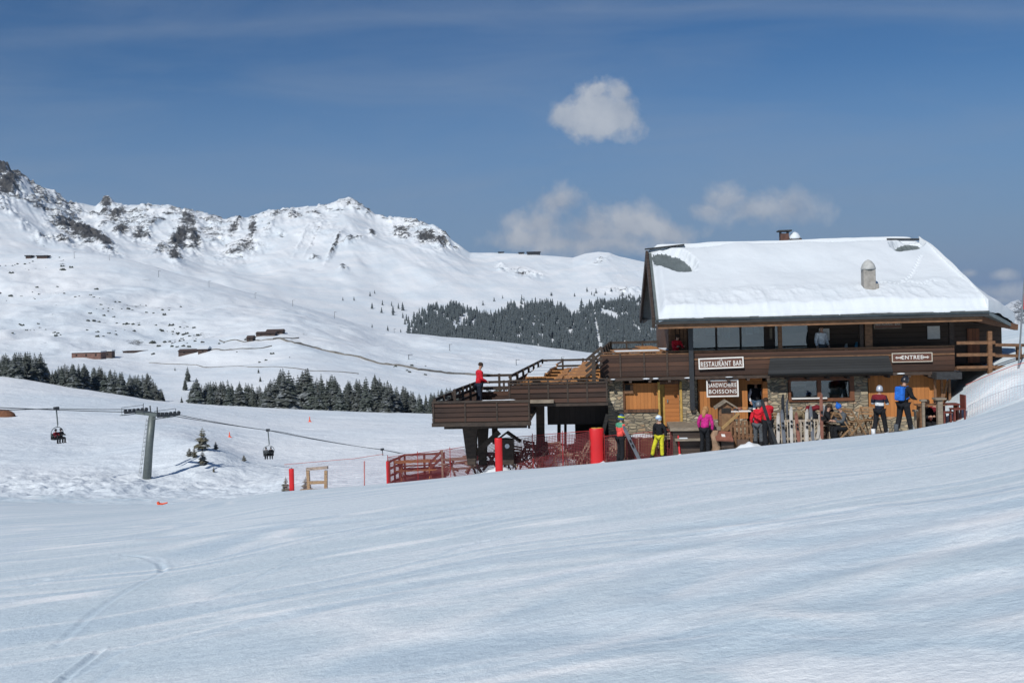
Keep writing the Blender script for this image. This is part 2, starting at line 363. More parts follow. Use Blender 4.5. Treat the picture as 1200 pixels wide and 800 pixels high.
# resample on a fine regular (t, logD) lattice and smooth it a little
_LT=np.linspace(-1.25,1.25,420); _LD=np.linspace(math.log(28),math.log(1800),300)
_g=np.stack([np.interp(_LD,np.log(MD),_MZ[i]) for i in range(len(MP))])
_G=np.stack([np.interp(_LT,_tcol,_g[:,j]) for j in range(len(_LD))],1)
def _sm2(G,a,b):
    G=np.stack([_smooth(G[:,j],a) for j in range(G.shape[1])],1); return np.stack([_smooth(G[i],b) for i in range(G.shape[0])],0)
_G=_sm2(_G,4,3)
def mid(x,y):
    yy=np.maximum(y,28.); t=np.clip(x/yy,-1.25,1.25); l=np.log(np.clip(yy,28,1800))
    a=(t-_LT[0])/(_LT[1]-_LT[0]); b=(l-_LD[0])/(_LD[1]-_LD[0])
    i=np.clip(a.astype(int),0,len(_LT)-2); j=np.clip(b.astype(int),0,len(_LD)-2); fa=a-i; fb=b-j
    v=(_G[i,j]*(1-fa)+_G[i+1,j]*fa)*(1-fb)+(_G[i,j+1]*(1-fa)+_G[i+1,j+1]*fa)*fb
    return v*yy
def hgt(x,y,detail=True):
    x=np.asarray(x,dtype=float); y=np.asarray(y,dtype=float)
    t=x/np.maximum(y,3.0); Dc=np.interp(t,_tt,_rD)
    zn=near(x,y); zm=mid(x,y)
    w=sstep(0,1,(y-Dc)/np.interp(t,[-.3,0,.1,.4,.5],[10,6,3,2.5,2.5]))
    z=zn*(1-w)+zm*w
    # wall of the terraces: ground under the chalet is cut flat and low
    if detail:
        z=z+.02*fbm(x*.22,y*.22,3,3)*sstep(2,8,y)*(1-w)
        am=w*sstep(50,90,y)
        z=z+am*(.35*fbm(x*.07,y*.07,4,5)+.14*fbm(x*.45,y*.45,4,8)*(1-sstep(150,260,y)))
        # churned snow round the lift tower
        ch=np.exp(-(((x+36)/24)**2+((y-88)/17)**2))
        z=z+ch*w*(.75*ridged(x*.30,y*.30,4,21)-.42+.30*fbm(x*1.1,y*1.1,4,23))
        z=z+sstep(400,700,y)*(7*fbm(x*.012,y*.008,4,31)+2.6*fbm(x*.035,y*.03,4,33))*np.interp(x/np.maximum(y,1),[-.5,-.15,.05],[1.25,1,.5])*(1-sstep(1050,1250,y)*.6)
    return z
def gz(x,y): return float(hgt(np.array([x]),np.array([y]))[0])
def G(px,D):
    """ground point in the image column px at distance D"""
    x=(px-600)/1200*D
    for _ in range(4):
        z=gz(x,D); a,b=x/D*F,z/D*F; x+=(px-(HX+a*CR-b*SR))/F*D
    return Vector((x,D,gz(x,D)))
T=np.concatenate([np.linspace(-1.2,-.56,60)[:-1],np.linspace(-.56,.58,760),np.linspace(.58,1.2,60)[1:]])
D1=np.exp(np.linspace(math.log(3.2),math.log(75),520))
tt,dd=np.meshgrid(T,D1); X=tt*dd; Y=dd
Z=hgt(X,Y)
def blobs(PX,PY,L):
    r=np.zeros_like(PX)
    for (a,b,w,h,st,*rot) in L:
        th=math.radians(rot[0]) if rot else 0
        dx=PX-a; dy=PY-b; u=dx*math.cos(th)+dy*math.sin(th); v=-dx*math.sin(th)+dy*math.cos(th)
        r=np.maximum(r,st*np.exp(-((u/w)**2+(v/h)**2)))
    return r
def projA(X,Y,Z):
    a=X/Y*F; b=Z/Y*F; return HX+a*CR-b*SR, HY-(a*SR+b*CR)
# ski tracks and grooming ridges pressed into the near piste
TR=np.zeros_like(Z)
def track(pts,wd,dep,sink=True,gap=.0):
    global Z,TR
    P=[W(a,b,20) for a,b in pts]
    # intersect the sight lines with the piste
    Q=[]
    for a,b in pts:
        u,v=un(a,b); D=10.
        ds=np.linspace(4,60,1200); zz=hgt(u*ds,ds,False)-v*ds; k=np.argmax(zz>0) if np.any(zz>0) else -1
        if zz[0]>0: k=0
        sgn=np.where(np.diff(np.sign(zz))!=0)[0]; k=sgn[0] if len(sgn) else 1199
        Q.append((u*ds[k],ds[k]))
    Q=np.array(Q); n=len(Q); s=np.linspace(0,n-1,n*14); Qs=np.stack([np.interp(s,range(n),Q[:,0]),np.interp(s,range(n),Q[:,1])],1)
    Qs[:,0]=_smooth(Qs[:,0],7); Qs[:,1]=_smooth(Qs[:,1],7)
    x0,x1=Qs[:,0].min()-1,Qs[:,0].max()+1; y0,y1=Qs[:,1].min()-1,Qs[:,1].max()+1
    msk=(X>x0)&(X<x1)&(Y>y0)&(Y<y1); ii=np.where(msk); xs=X[ii]; ys=Y[ii]; best=np.full(xs.shape,1e9)
    for a,b in zip(Qs[:-1],Qs[1:]):
        d=b-a; L=(d**2).sum()+1e-9; h=np.clip(((xs-a[0])*d[0]+(ys-a[1])*d[1])/L,0,1)
        best=np.minimum(best,np.hypot(xs-a[0]-h*d[0],ys-a[1]-h*d[1]))
    prof=np.exp(-(best/wd)**2); rim=np.exp(-((best-wd*1.8)/(wd*.7))**2)*.5
    Z[ii]-=dep*.4*(prof-rim); TR[ii]=np.maximum(TR[ii],prof)
track([(60,760),(110,715),(150,690),(192,668),(188,655),(150,650)],.045,.018)
track([(0,688),(40,682),(90,674)],.08,.02); track([(225,712),(290,680),(340,662)],.05,.015)
track([(70,800),(120,772),(160,752)],.05,.015); track([(110,800),(140,776)],.05,.012)
track([(760,645),(880,620),(980,607),(1090,596),(1200,583)],.2,.03)
track([(840,712),(930,680),(1020,655),(1110,637),(1200,624)],.22,.035)
track([(770,690),(860,660),(960,632),(1080,608),(1200,592)],.25,.035)
track([(960,700),(1060,690),(1200,672)],.3,.04); track([(770,618),(900,608),(1000,598)],.2,.03)
track([(850,770),(960,735),(1200,705)],.2,.025); track([(300,735),(420,700),(560,668)],.2,.03)
track([(500,760),(640,740),(800,735)],.3,.03); track([(180,630),(400,612),(560,592)],.3,.03)
track([(750,722),(830,702),(920,672),(1010,646),(1100,632),(1200,626)],.42,.02); track([(750,668),(850,655),(950,632),(1050,612),(1200,588)],.40,.02)
track([(700,755),(800,748),(900,742),(1050,748),(1200,742)],.45,.02); track([(1000,705),(1100,696),(1200,688)],.4,.02); track([(775,632),(900,620),(1000,610),(1100,600)],.16,.015)
track([(230,706),(262,692),(300,676),(350,650)],.025,.02); track([(0,692),(25,686),(52,679)],.07,.03); track([(64,676),(78,672)],.05,.03); track([(70,798),(82,787),(98,776),(118,760)],.035,.04)
track([(140,650),(165,652),(186,660),(192,668)],.04,.02); track([(500,655),(540,640),(600,628)],.06,.02); track([(230,640),(420,620),(590,606)],.18,.015); track([(380,790),(520,745),(650,705)],.12,.012)
grm=.012*np.sin((X*.25+Y*.97)*2*PI/.32+2*fbm(X*.2,Y*.2,2,44))*sstep(.05,.4,fbm(X*.06+4,Y*.12,3,41))*(1-sstep(14,26,Y))
Z+=grm
PXn,PYn=projA(X,np.maximum(Y,3.3),Z)
FRS=blobs(PXn,PYn,[(900,665,110,20,.8,-14),(1010,640,120,16,.75,-14),(1120,615,110,12,.75,-10),(1000,600,170,9,.7,-5),(880,620,90,14,.7,-8),(1120,690,110,20,.75,-12),(1000,790,170,24,.9,3),(1150,780,120,22,.9,3),(820,690,60,14,.6,-10),(700,740,120,10,.45,0),(450,640,120,8,.45,-8),(640,612,90,8,.4,-6),(70,640,120,5,.45,-3),(60,700,120,8,.5,-3),(20,572,40,10,.6,20),(300,720,160,6,.4,-2),(560,690,110,7,.4,-8)])
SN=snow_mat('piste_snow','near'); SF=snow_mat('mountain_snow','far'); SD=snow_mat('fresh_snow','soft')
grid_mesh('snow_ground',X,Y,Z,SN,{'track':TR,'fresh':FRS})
# behind and beside the camera
gx,gy=np.meshgrid(np.linspace(-40,40,81),np.linspace(-40,6,60))
inside=(np.abs(gx/np.maximum(gy,.01))<1.05)&(gy>3.9)
gzz=near(gx,gy)-.05; m=~(inside[:-1,:-1]&inside[1:,1:]&inside[1:,:-1]&inside[:-1,1:])
grid_mesh('snow_ground',gx,gy,gzz,SN,{'track':gx*0,'fresh':gx*0},mask=m)
T2=np.concatenate([np.linspace(-1.2,-.56,50)[:-1],np.linspace(-.56,.58,640),np.linspace(.58,1.2,50)[1:]])
D2=np.exp(np.linspace(math.log(74.8),math.log(1750),560)); tt,dd=np.meshgrid(T2,D2)
ZZ=hgt(tt*dd,dd)
# exposed scrub/stones on the mid slope
rkm=np.zeros_like(ZZ); 
PXa,PYa=projA(tt*dd,dd,ZZ)
rkm=blobs(PXa,PYa,[(35,313,22,4,.5),(75,310,12,7,.42),(160,400,12,6,.42),(185,378,28,4,.38),(110,385,20,3,.35),(235,395,22,6,.42),(60,345,50,5,.25),(150,360,40,6,.3)])
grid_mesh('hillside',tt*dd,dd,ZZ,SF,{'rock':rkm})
# ---------------------------------------------------------------- main range
SKX=[-1500,-700,-300,-100,-30,0,8,15,30,45,65,80,100,112,118,122,128,135,150,175,200,215,240,262,275,290,310,340,370,385,398,405,414,425,432,440,455,470,490,510,522,530,550,575,600,620,650,670,685,700,712,725,757,800,900,1000,1100,1200,1400,2000,3000]
SKY=[200,140,120,160,182,188,192,203,205,218,222,236,238,241,236,229,230,237,241,241,243,248,251,259,256,257,249,245,241,239,233,231,232,240,245,250,252,253,258,264,272,282,296,296,297,298,300,302,297,295,296,301,308,318,340,356,370,380,390,395,395]
SKD=[3600]*36+[3500,3400,3300,3250,3200,3100,3000,2950,2900,2900,2850,2800,2750,2750,2750,2750,2700,2600,2500,2400,2300,2300,2300,2300,2300]
SKD=SKD[:len(SKX)]
LOX=[-1500,0,100,200,300,400,500,560,650,757,900,1200,3000]; LOY=[350,330,322,345,362,388,406,418,432,440,445,445,445]
pc=np.concatenate([np.linspace(-1400,-60,160)[:-1],np.linspace(-60,860,700),np.linspace(860,2600,160)[1:]]); wv=np.concatenate([np.linspace(0,1,300),1+np.linspace(0,.5,30)[1:]])
PC,WV=np.meshgrid(pc,wv)
sy=np.interp(PC,SKX,SKY); sd=np.interp(PC,SKX,SKD); ly=np.interp(PC,LOX,LOY)
_kx=np.exp(-.5*(np.arange(-60,61)/24.)**2); _kx/=_kx.sum(); sd=np.convolve(np.pad(sd[0],60,mode='edge'),_kx,'valid')[None,:]+0*sd
sd=sd+90*fbm(PC*.006,PC*0,2,61)
DD=1400+(sd-1400)*WV
t0=(PC-HX)/F
zsky=((-(PC-HX)*SR+(HY-sy)*CR)/F)*sd; zlo=((-(PC-HX)*SR+(HY-ly)*CR)/F)*1400
k=np.interp(PC,[0,300,450,560,760],[1.75,1.7,1.5,1.25,1.2]); w1=np.clip(WV,0,1)
_kx=np.exp(-.5*(np.arange(-40,41)/14.)**2); _kx/=_kx.sum()
_zs=np.convolve(np.pad(zsky[0],40,mode='edge'),_kx,'valid')[None,:]+0*zsky
MZ=zlo+(_zs-zlo)*w1**k+(zsky-_zs)*w1**9-np.maximum(WV-1,0)*900
MX=((PC-HX)*CR+(HY-np.interp(w1,[0,1],[390,260]))*SR)/F*DD
PX,PY=projA(MX,DD,MZ)
ROCK=[(4,200,13,16,1.2,50),(10,222,14,13,1.3,30),(18,212,9,12,1.1,40),(38,214,9,7,.75,50),(50,229,15,8,.85,40),(68,236,14,7,.8,35),(64,257,12,9,.75,45),(80,264,18,11,1.15,30),(98,272,20,11,1.2,35),(118,283,18,7,1.15,40),(75,285,14,6,.75,20),(56,283,12,6,.8,0),(124,234,8,7,1.0,20),(136,251,10,13,.95,60),(143,268,7,11,.95,80),(120,262,10,5,.7,0),(152,251,5,4,.7),(163,272,11,8,.85,-40),(172,276,6,9,.8),(180,256,4,4,.6),(221,264,13,12,.9,-40),(212,280,18,10,1.1,-50),(204,301,8,11,1.05,-30),(192,290,14,8,.7,-20),(226,278,9,14,1.0,-10),(276,272,15,5,.85,-45),(296,272,6,13,.9,15),(284,290,22,8,.8,-15),(322,260,9,7,.6,-30),(316,272,14,4,.5,-40),(346,258,10,5,.7,0),(330,277,5,3,.5),(413,281,12,3.5,.7,-10),(436,272,5,6,.7,-30),(392,287,2.5,16,.75,28),(368,301,6,3,.6),(402,315,5,2.5,.6),(370,275,1.8,20,.4,30),(354,280,1.8,16,.35,30),(424,239,9,5,.8,20),(432,246,5,4,.7),(372,242,5,3,.5),(470,268,14,8,.7,20),(484,259,20,6,.6,10),(500,277,14,10,1.0,15),(516,284,9,9,1.0,20),(522,271,10,5,.8,50),(534,289,4,4,.5),
 (10,250,16,6,.6,30),(30,268,8,5,.55,40),(245,253,10,4,.5,15),(300,248,20,3,.35),(200,246,30,4,.45,5),
 (590,318,8,3,.45),(615,322,14,5,.5),(586,312,6,3,.4),(630,323,8,3,.4),(704,305,10,4,.35,-20),(728,339,26,3,.4)]
ROCK=[(a_,b_,w_*1.18,h_*1.12,st_*.95,*r_) if a_<300 else (a_,b_,w_*1.12,h_*1.12,st_*1.1,*r_) for (a_,b_,w_,h_,st_,*r_) in ROCK]
RK=blobs(PX,PY,ROCK)
ar=sstep(.80,.93,WV)*sstep(.42,.62,fbm(PC*.035,WV*9,4,171)*.5+.5)*np.interp(PX,[0,200,420,440,530,545],[.68,.60,.42,.58,.58,0]); RK=np.maximum(RK,ar)
ar=sstep(.60,.8,WV)*sstep(.52,.66,fbm(PC*.03-WV*4,WV*11,4,173)*.5+.5)*np.interp(PX,[0,120,260,360,540],[.68,.62,.45,.25,0]); RK=np.maximum(RK,ar)
RK=np.where(PC<-30,.75*sstep(.15,.5,fbm(PC*.02,WV*6,4,71))*sstep(.3,.8,WV),RK)
amp=sstep(.05,.5,w1)*(1-sstep(.93,1,w1)*.75)*np.interp(PC,[-200,450,560,760],[1,1,.35,.3])
slopedir=np.sin(PC*.09+fbm(PC*.02,WV*4,3,81)*6)
MZ=MZ+amp*(30*fbm(PC*.009+WV*1.2,WV*3.2,4,91,.45)+9.0*(ridged(PC*.035+WV*5,WV*7,4,95,.5)-.5)*sstep(.35,.8,w1))
MZ=MZ+np.clip(RK,0,1)*(52*(ridged(PC*.06+WV*3,WV*20,5,101,.65)-.45))*(1-sstep(.985,1.0,w1)*.7)
MZ=MZ+(w1>.97)*np.clip(RK,0,1)*9*fbm(PC*.35,WV*9,3,105)
DDD=DD+np.clip(RK,0,1)*40*fbm(PC*.12,WV*30,4,111)*(w1<.97)
MX=MX/DD*DDD
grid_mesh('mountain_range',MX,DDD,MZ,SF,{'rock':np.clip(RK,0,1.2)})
RMX,RMD,RMZ=MX,DDD,MZ
# distant blue mountains beyond the right shoulder
pc2=np.linspace(700,2600,240); rr=np.linspace(0,1.6,24); A,B=np.meshgrid(pc2,rr)
sk2=np.interp(A,[700,900,1100,1150,1172,1190,1210,1260,1400,1700,2600],[372,365,362,352,356,346,350,358,350,362,360])+2.5*fbm(A*.05,A*0,4,121)
dz=((-(A-HX)*SR+(HY-sk2)*CR)/F)*11000
b1=np.clip(B,0,1); hz=-1500+(dz+1500)*b1**1.2-np.maximum(B-1,0)*2500+120*fbm(A*.04,B*3,5,125)*b1*(1-b1)*3
dD=8000+3000*B
grid_mesh('distant_mountains',(A-HX)/F*dD,dD,hz,SF,{'rock':np.clip(.55+.3*fbm(A*.05,B*5,3,128),0,1)})
# low ground sheet out to the horizon
fx,fy=np.meshgrid(np.linspace(-16000,16000,60),np.linspace(-9000,15000,60)); 
grid_mesh('valley_floor',fx,fy,fx*0-900+60*fbm(fx*.001,fy*.001,3,140),SF,{'rock':fx*0+.45})
# ================================================================ THE CHALET (local frame: x along the front, y into the house)
TH=math.radians(5.0)
P0=W(713,365,39); P0.z=0
BM=Matrix.Translation(P0)@Matrix.Rotation(-TH,4,'Z')
uX,uY=Vector((math.cos(TH),-math.sin(TH),0)),Vector((math.sin(TH),math.cos(TH),0))
def L(px,py,v):
    """pixel -> (s,z) on the plane y=v of the house frame"""
    a,b=un(px,py); O=P0+uY*v; n=uY
    d=Vector((a,1,b)); t=O.dot(n)/d.dot(n); q=d*t-O
    return q.dot(uX),(d*t).z
def LS(px,v,py=430): return L(px,py,v)[0]
def LZ(py,px,v): return L(px,py,v)[1]
def R(x0,y0,x1,y1,v):
    cx,cy=(x0+x1)/2,(y0+y1)/2
    return LS(x0,v,cy),LS(x1,v,cy),LZ(y1,cx,v),LZ(y0,cx,v)
def toW(s,v,z): return BM@Vector((s,v,z))
DW=planks('dark_boards',(.060,.027,.015),.17,'z',.55,.8)
DW2=planks('weathered_dark_boards',(.058,.037,.026),.2,'z',.45)
DV=planks('brown_upright_boards',(.10,.045,.022),.16,'x',.4)
OW=planks('orange_boards',(.40,.155,.04),.14,'x',.25,.3)
OD=planks('orange_door_boards',(.42,.155,.04),.16,'z',.2,.3)
BE=plain('dark_timber',(.05,.033,.024),.75,.5,5,0,.4,(1,1,3))
BL=plain('brown_timber',(.17,.085,.04),.75,.4,5,0,.4,(1,1,3))
GW=plain('grey_timber',(.22,.18,.135),.85,.35,5,0,.4,(1,1,3))
BK=plain('tarred_shingle',(.028,.03,.033),.85,.4,10)
MT_=plain('grey_sheet_metal',(.17,.2,.2),.55,.2,3,.35)
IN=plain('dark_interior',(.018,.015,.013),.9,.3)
ST=stone_mat(); GL=glass_mat()
WH=plain('white_paint',(.72,.7,.66),.6,.08); SB=plain('brown_sign_paint',(.11,.045,.028),.6,.15)
chalet=empty('mountain_restaurant',BM.translation,-TH,'two storey stone and timber mountain restaurant with deep snow on its big roof','restaurant')
def part(name,mb,mat,parent=None,**k): return mb.build(name,mat,parent or chalet,**k)
ZB=-6.6
zc=lambda px,v=0: LZ(441,px,v)
# --- ground floor front, stone piers and low walls
m=MB()
def slab(mb,x0,y0,x1,y1,v0,v1,z0=None,z1=None):
    a,b,c,d=R(x0,y0,x1,y1,v0); mb.box((a,v0,c if z0 is None else z0),(b,v1,d if z1 is None else z1)); return a,b,c,d
zt=LZ(441,850,0)
slab(m,713,450,731,540,0,.45,ZB,zt+.02)
slab(m,731.2,482,772,540,.03,.4,ZB)
slab(m,797,450,818,540,.02,.45,ZB,zt)
slab(m,818.2,491,876,540,.03,.4,ZB)
slab(m,900,450,924,540,0,.45,ZB,zt)
slab(m,924.2,468.5,1001,540,.03,.4,ZB)
slab(m,1001.2,450,1018,540,.01,.45,ZB,zt)
slab(m,1018.2,488,1108,540,.03,.4,ZB)
# battered foot of the pier by the downpipe and coping stones
a,b,c,d=R(805,478,826,500,-.3); m.prism([(a,ZB),(a,d-.1),((a+b)/2,d),(b+.1,c),(b+.2,ZB)],-.35,0)
part('stone_wall',m,ST)
m=MB(); 
slab(m,731.2,449,772,481.8,.08,.3); part('wall',m,OW)
m=MB(); slab(m,818.2,443,876,490.8,.08,.3,None,zt); part('wall',m,OW)
m=MB(); slab(m,1018.2,446,1110,487.8,.08,.3,None,zt); part('wall',m,OW)
for q in ((731,479.5,772,483,-.03,.08),(772,446,797,450,-.02,.12),(730,447,732,479,-.02,.08)): m=MB(); slab(m,*q); part('trim_board',m,DV)
# small dark vent hatch at the top of the orange panel
h=MB(); slab(h,730,451,742,461,-.02,.08); h=part('hatch_frame',h,BL); k=MB(); slab(k,732.5,450.5,738.5,457.5,-.05,-.02); part('hatch',k,IN,h)
# interior volumes seen through the openings
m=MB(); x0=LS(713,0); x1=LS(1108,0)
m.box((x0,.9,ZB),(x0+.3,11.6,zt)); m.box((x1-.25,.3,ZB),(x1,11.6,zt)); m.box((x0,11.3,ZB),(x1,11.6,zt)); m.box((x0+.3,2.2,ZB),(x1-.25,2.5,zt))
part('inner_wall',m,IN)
m=MB(); m.box((x0,.3,ZB),(x0+.29,.9,zt-.05)); part('side_wall',m,ST)
fl=LZ(499,800,.2)
m=MB(); m.box((x0+.3,.3,fl-.2),(x1-.3,2.2,fl)); part('floor',m,DW)
# doors
a,b,c,d=R(779.5,450,796.5,499,.1)
m=MB(); m.box((a,.22,fl),(b,.28,d)); dr=part('door',m,OD); m=MB(); m.box((a+.08,.17,-3.62),(a+.12,.22,-3.5)); part('handle',m,MT_,dr)
m=MB(); aa=R(772,450,779.5,499,.1); m.box((aa[0],.3,fl),(aa[1]+.1,.34,d)); m.box((b,-.02,fl-.1),(b+.09,.3,d+.1)); m.box((aa[0]-.03,-.02,fl-.1),(aa[0]+.05,.3,d+.1)); part('door_frame',m,plain('ochre_frame',(.42,.26,.06),.7))
m=MB(); a,b,c,d=R(876,447,900,500,0); m.box((b-.18,.0,fl),(b+.0,.32,d)); m.box((a,.1,d-.1),(b-.18,.3,zt-.02)); part('door_frame',m,OD)
# window of the kitchen
wf=MB(); a,b,c,d=R(924,441.5,1001,470,0)
wf.box((a,-.04,c),(b,.2,c+.11)); wf.box((a,-.02,d-.14),(b,.2,d)); wf.box((a,-.02,c+.11),(a+.09,.2,d-.14)); wf.box((b-.16,-.02,c+.11),(b,.2,d-.14))
xm=LS(958,0); wf.box((xm-.02,.0,c+.11),(xm+.12,.2,d-.14))
wn1=part('window',wf,plain('red_brown_frame',(.16,.06,.025),.6)); g=MB(); g.box((a+.09,.10,c+.11),(xm-.02,.115,d-.14)); part('pane',g,GL,wn1); g=MB(); g.box((xm+.12,.10,c+.11),(b-.16,.115,d-.14)); part('pane',g,GL,wn1)
g=MB(); g.box((a+.1,-.12,c+.1),(xm+.3,0,c+.15)); part('sill',g,WH,wn1)
# things standing inside the window: blinds and bottles shapes
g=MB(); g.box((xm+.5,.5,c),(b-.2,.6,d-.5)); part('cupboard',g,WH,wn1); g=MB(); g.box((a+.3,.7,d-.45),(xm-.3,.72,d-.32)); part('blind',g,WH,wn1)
# --- balcony: slab, joists, parapet, posts
v0=-.42
s0=LS(703,v0); s1=LS(1119,v0); zb=LZ(441,760,v0); zp=LZ(416,755,v0); zbr=LZ(437,1050,v0)
zf=zb+.14
m=MB(); m.box((s0,v0+.06,zb-.02),(s1,1.2,zf)); m.box((s0,1.2,zb-.02),(s0+3.6,9.0,zf)); part('balcony_floor',m,DW)
m=MB(); m.box((s0-.05,v0-.06,zb-.14),(s1+.05,v0+.1,zb-.03)); 
for i in range(18):
    x=s0+.4+i*(s1-s0-.6)/17; m.box((x-.05,v0-.10,zb-.22),(x+.05,.05,zb-.15))

part('balcony_beam',m,BE)
m=MB(); sA=LS(808,v0); zpr=LZ(410,960,v0)
m.box((s0,v0,zb),(sA,v0+.05,zp)); part('parapet',m,DW)
m=MB(); m.box((sA,v0,zb+.0),(s1,v0+.05,zpr-.02)); part('parapet',m,DW)
m=MB(); m.box((sA,v0-.03,zpr),(s1,v0+.1,zpr+.07)); m.box((s0,v0-.02,zp+.002),(sA,v0+.08,zp+.06)); m.box((sA,v0-.02,zpr-.28),(s1,v0-.001,zpr-.22))

m.box((s0,v0-.03,zp+.10),(sA,v0+.03,zp+.14))
part('handrail',m,BL)
for px in (727,755,782): m=MB(); x=LS(px,v0); m.box((x-.03,v0-.04,zb),(x+.03,v0-.002,zp+.095)); part('rail_post',m,BE)
# dark shingled apron roof over the window
a=LS(903,v0-.1);b=LS(1042,v0-.1); zt1=LZ(418,970,v0-.1); zb1=LZ(436.5,970,v0-.35)
m=MB(); m.add([(a,v0-.06,zt1),(b,v0-.06,zt1+.0),(b+.05,v0-.42,zb1),(a-.15,v0-.42,zb1),(a,v0-.055,zt1-.1),(b,v0-.055,zt1-.1),(b+.05,v0-.37,zb1-.07),(a-.15,v0-.37,zb1-.07)],[(0,1,2,3),(3,2,6,7),(0,3,7,4),(1,5,6,2),(4,7,6,5)])
part('apron_roof',m,planks('tarred_shingle_rows',(.022,.024,.026),.1,'z',.4,.6,.85))
m=MB(); a=LS(1098,v0-.3); b=LS(1121,v0-.3); z1=LZ(436,1110,v0-.4); z2=LZ(444,1110,v0-.4); m.box((a-.1,v0-.55,z2),(b+.1,.4,z1)); part('porch_canopy',m,BK)
# posts
m=MB(); x=LS(810,v0); m.box((x-.085,v0-.14,LZ(480,812,v0)),(x+.085,v0-.02,LZ(377,808,v0))); part('post',m,plain('black_pipe',(.02,.022,.025),.5,.2))
zE=LZ(375,950,v0)
for px,w_,mt in ((915.5,.14,BL),(1011,.12,BE),(1019.5,.26,BL),(1117,.16,BE)):
    m=MB(); x=LS(px,v0); zz=LZ(366+ (1119-px)*.0,px,v0)-.12; m.box((x-w_/2,v0+.055,zf),(x+w_/2,v0+.2,LZ(376-(px-900)*.03,px,v0)+.1))
    m.prism([(x+w_/2,zz-.2),(x+w_/2+.3,zz),(x+w_/2,zz-.05)],v0+.07,v0+.15); part('post',m,mt)
# upper front wall (recessed) with windows
V=1.0; zu=LZ(376,900,V); uL=LS(784,V); uR=LS(1163,2.0)
wz0=LZ(413,855,V); wz1=LZ(379.5,855,V)
wa,wb=LS(812,V),LS(897.5,V); wc,wd=LS(908,V),LS(949,V)
m=MB(); ztp=zu+.35
m.box((wb,V,zf),(wc,V+.2,ztp)); m.box((wd,V,zf),(uR,V+.2,ztp)); m.box((wa,V,zf),(wb,V+.2,wz0)); m.box((wc,V,zf),(wd,V+.2,wz0)); m.box((wa,V,wz1),(wb,V+.2,ztp)); m.box((wc,V,wz1),(wd,V+.2,ztp))
part('wall',m,DW2)
m=MB(); m.box((uL,V,zf),(wa,V+.2,ztp)); m.box((uL,V+.2,zf),(uL+.2,9.5,ztp)); m.box((uR-.2,V+.2,zf-.3),(uR,9.5,ztp)); m.box((uL,9.5,zf),(uR,9.7,ztp)); part('wall',m,DV)
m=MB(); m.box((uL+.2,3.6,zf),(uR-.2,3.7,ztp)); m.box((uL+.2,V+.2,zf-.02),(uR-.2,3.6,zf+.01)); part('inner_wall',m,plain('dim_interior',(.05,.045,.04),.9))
for (p,q) in ((wa,wb),(wc,wd)):
    f=MB(); f.box((p,V-.03,wz0),(q,V+.1,wz0+.07)); f.box((p,V-.03,wz1-.07),(q,V+.1,wz1)); n=3 if q-p>2 else 1
    for i in range(n+1):
        x=p+(q-p)*i/n; f.box((max(p,x-.035),V-.03,wz0+.07),(min(q,x+.035),V+.1,wz1-.07))
    fo=part('window',f,BE)
    for i in range(n):
        g=MB(); g.box((p+(q-p)*i/n+.036,V+.03,wz0+.07),(p+(q-p)*(i+1)/n-.036,V+.045,wz1-.07)); part('pane',g,GL,fo)
for (p_,q_,t_,b_) in ((827,843,381,393),(849,855,381,396),(866,870,381,391),(874,882,380,392),(884,890,381,390),(812,818,382,396)):  # white panels added behind the glass, standing in for bright snow reflections
    m=MB(); a_,b2,c_,d_=R(p_,t_,q_,b_,V+.25); m.box((a_,V+.25,c_),(b2,V+.28,d_)); part('reflection_panel',m,WH)
# notices, warmer door on the upper wall
m=MB(); slab(m,960,385,972,399,V-.05,V-.01); part('notice',m,WH)
m=MB(); slab(m,1087,382,1101.5,397,V-.05,V-.01); part('notice',m,WH)
m=MB(); slab(m,902,384,905,397,V-.05,V-.01); part('notice',m,GW)
m=MB(); slab(m,1134,385,1148,425,V-.06,V-.01); part('door',m,planks('red_brown_boards',(.2,.07,.03),.12,'x',.3))
# left end of the upper wall: stacked upright boards catching the sun
m=MB()
for i,px in enumerate((786,790,795,800,804)):
    x=LS(px,V-.3); m.box((x-.05,V-.32+.04*i,zf),(x+.06,V-.27+.04*i,zu+.3)); 
part('upright_board',m,BL)
# --- ROOF
VE,VR=-1.6,4.6
EL_=Vector((*[L(768,375.5,VE)[0]],VE,L(768,375.5,VE)[1])); ER_=Vector((L(1159,364,VE)[0],VE,L(1159,364,VE)[1]))
RL_=Vector((L(760,297,VR)[0],VR,L(760,297,VR)[1])); RR_=Vector((L(1077,286,VR)[0],VR,L(1077,286,VR)[1]))
ez=(EL_.z+ER_.z)/2; EL_.z=ER_.z=ez; rz=(RL_.z+RR_.z)/2; RL_.z=RR_.z=rz
BLk=Vector((EL_.x,2*VR-VE,ez)); BRk=Vector((ER_.x+.5,2*VR-VE,ez))
Q_=Vector((L(1189,381,.8)[0],.8,L(1189,381,.8)[1])); Q2_=Vector((Q_.x,9.5,Q_.z))
def plate(name,a,b,c,d,th,mat,parent=None):
    m=MB(); n=(b-a).cross(d-a).normalized(); 
    if n.z<0: n=-n
    top=[a,b,c,d]; bot=[p-Vector((0,0,th)) for p in top]
    m.add(top+bot,[(0,1,2,3),(7,6,5,4),(0,4,5,1),(1,5,6,2),(2,6,7,3),(3,7,4,0)]); return part(name,m,mat,parent)
roof=plate('roof',EL_,ER_,RR_,RL_,.07,MT_)
plate('roof_slope',RL_,RR_,BRk,BLk,.12,MT_,roof)
plate('roof_slope',RR_+Vector((.01,0,-.01)),ER_+Vector((.01,.0,-.01)),Q_,Q2_,.12,MT_,roof)
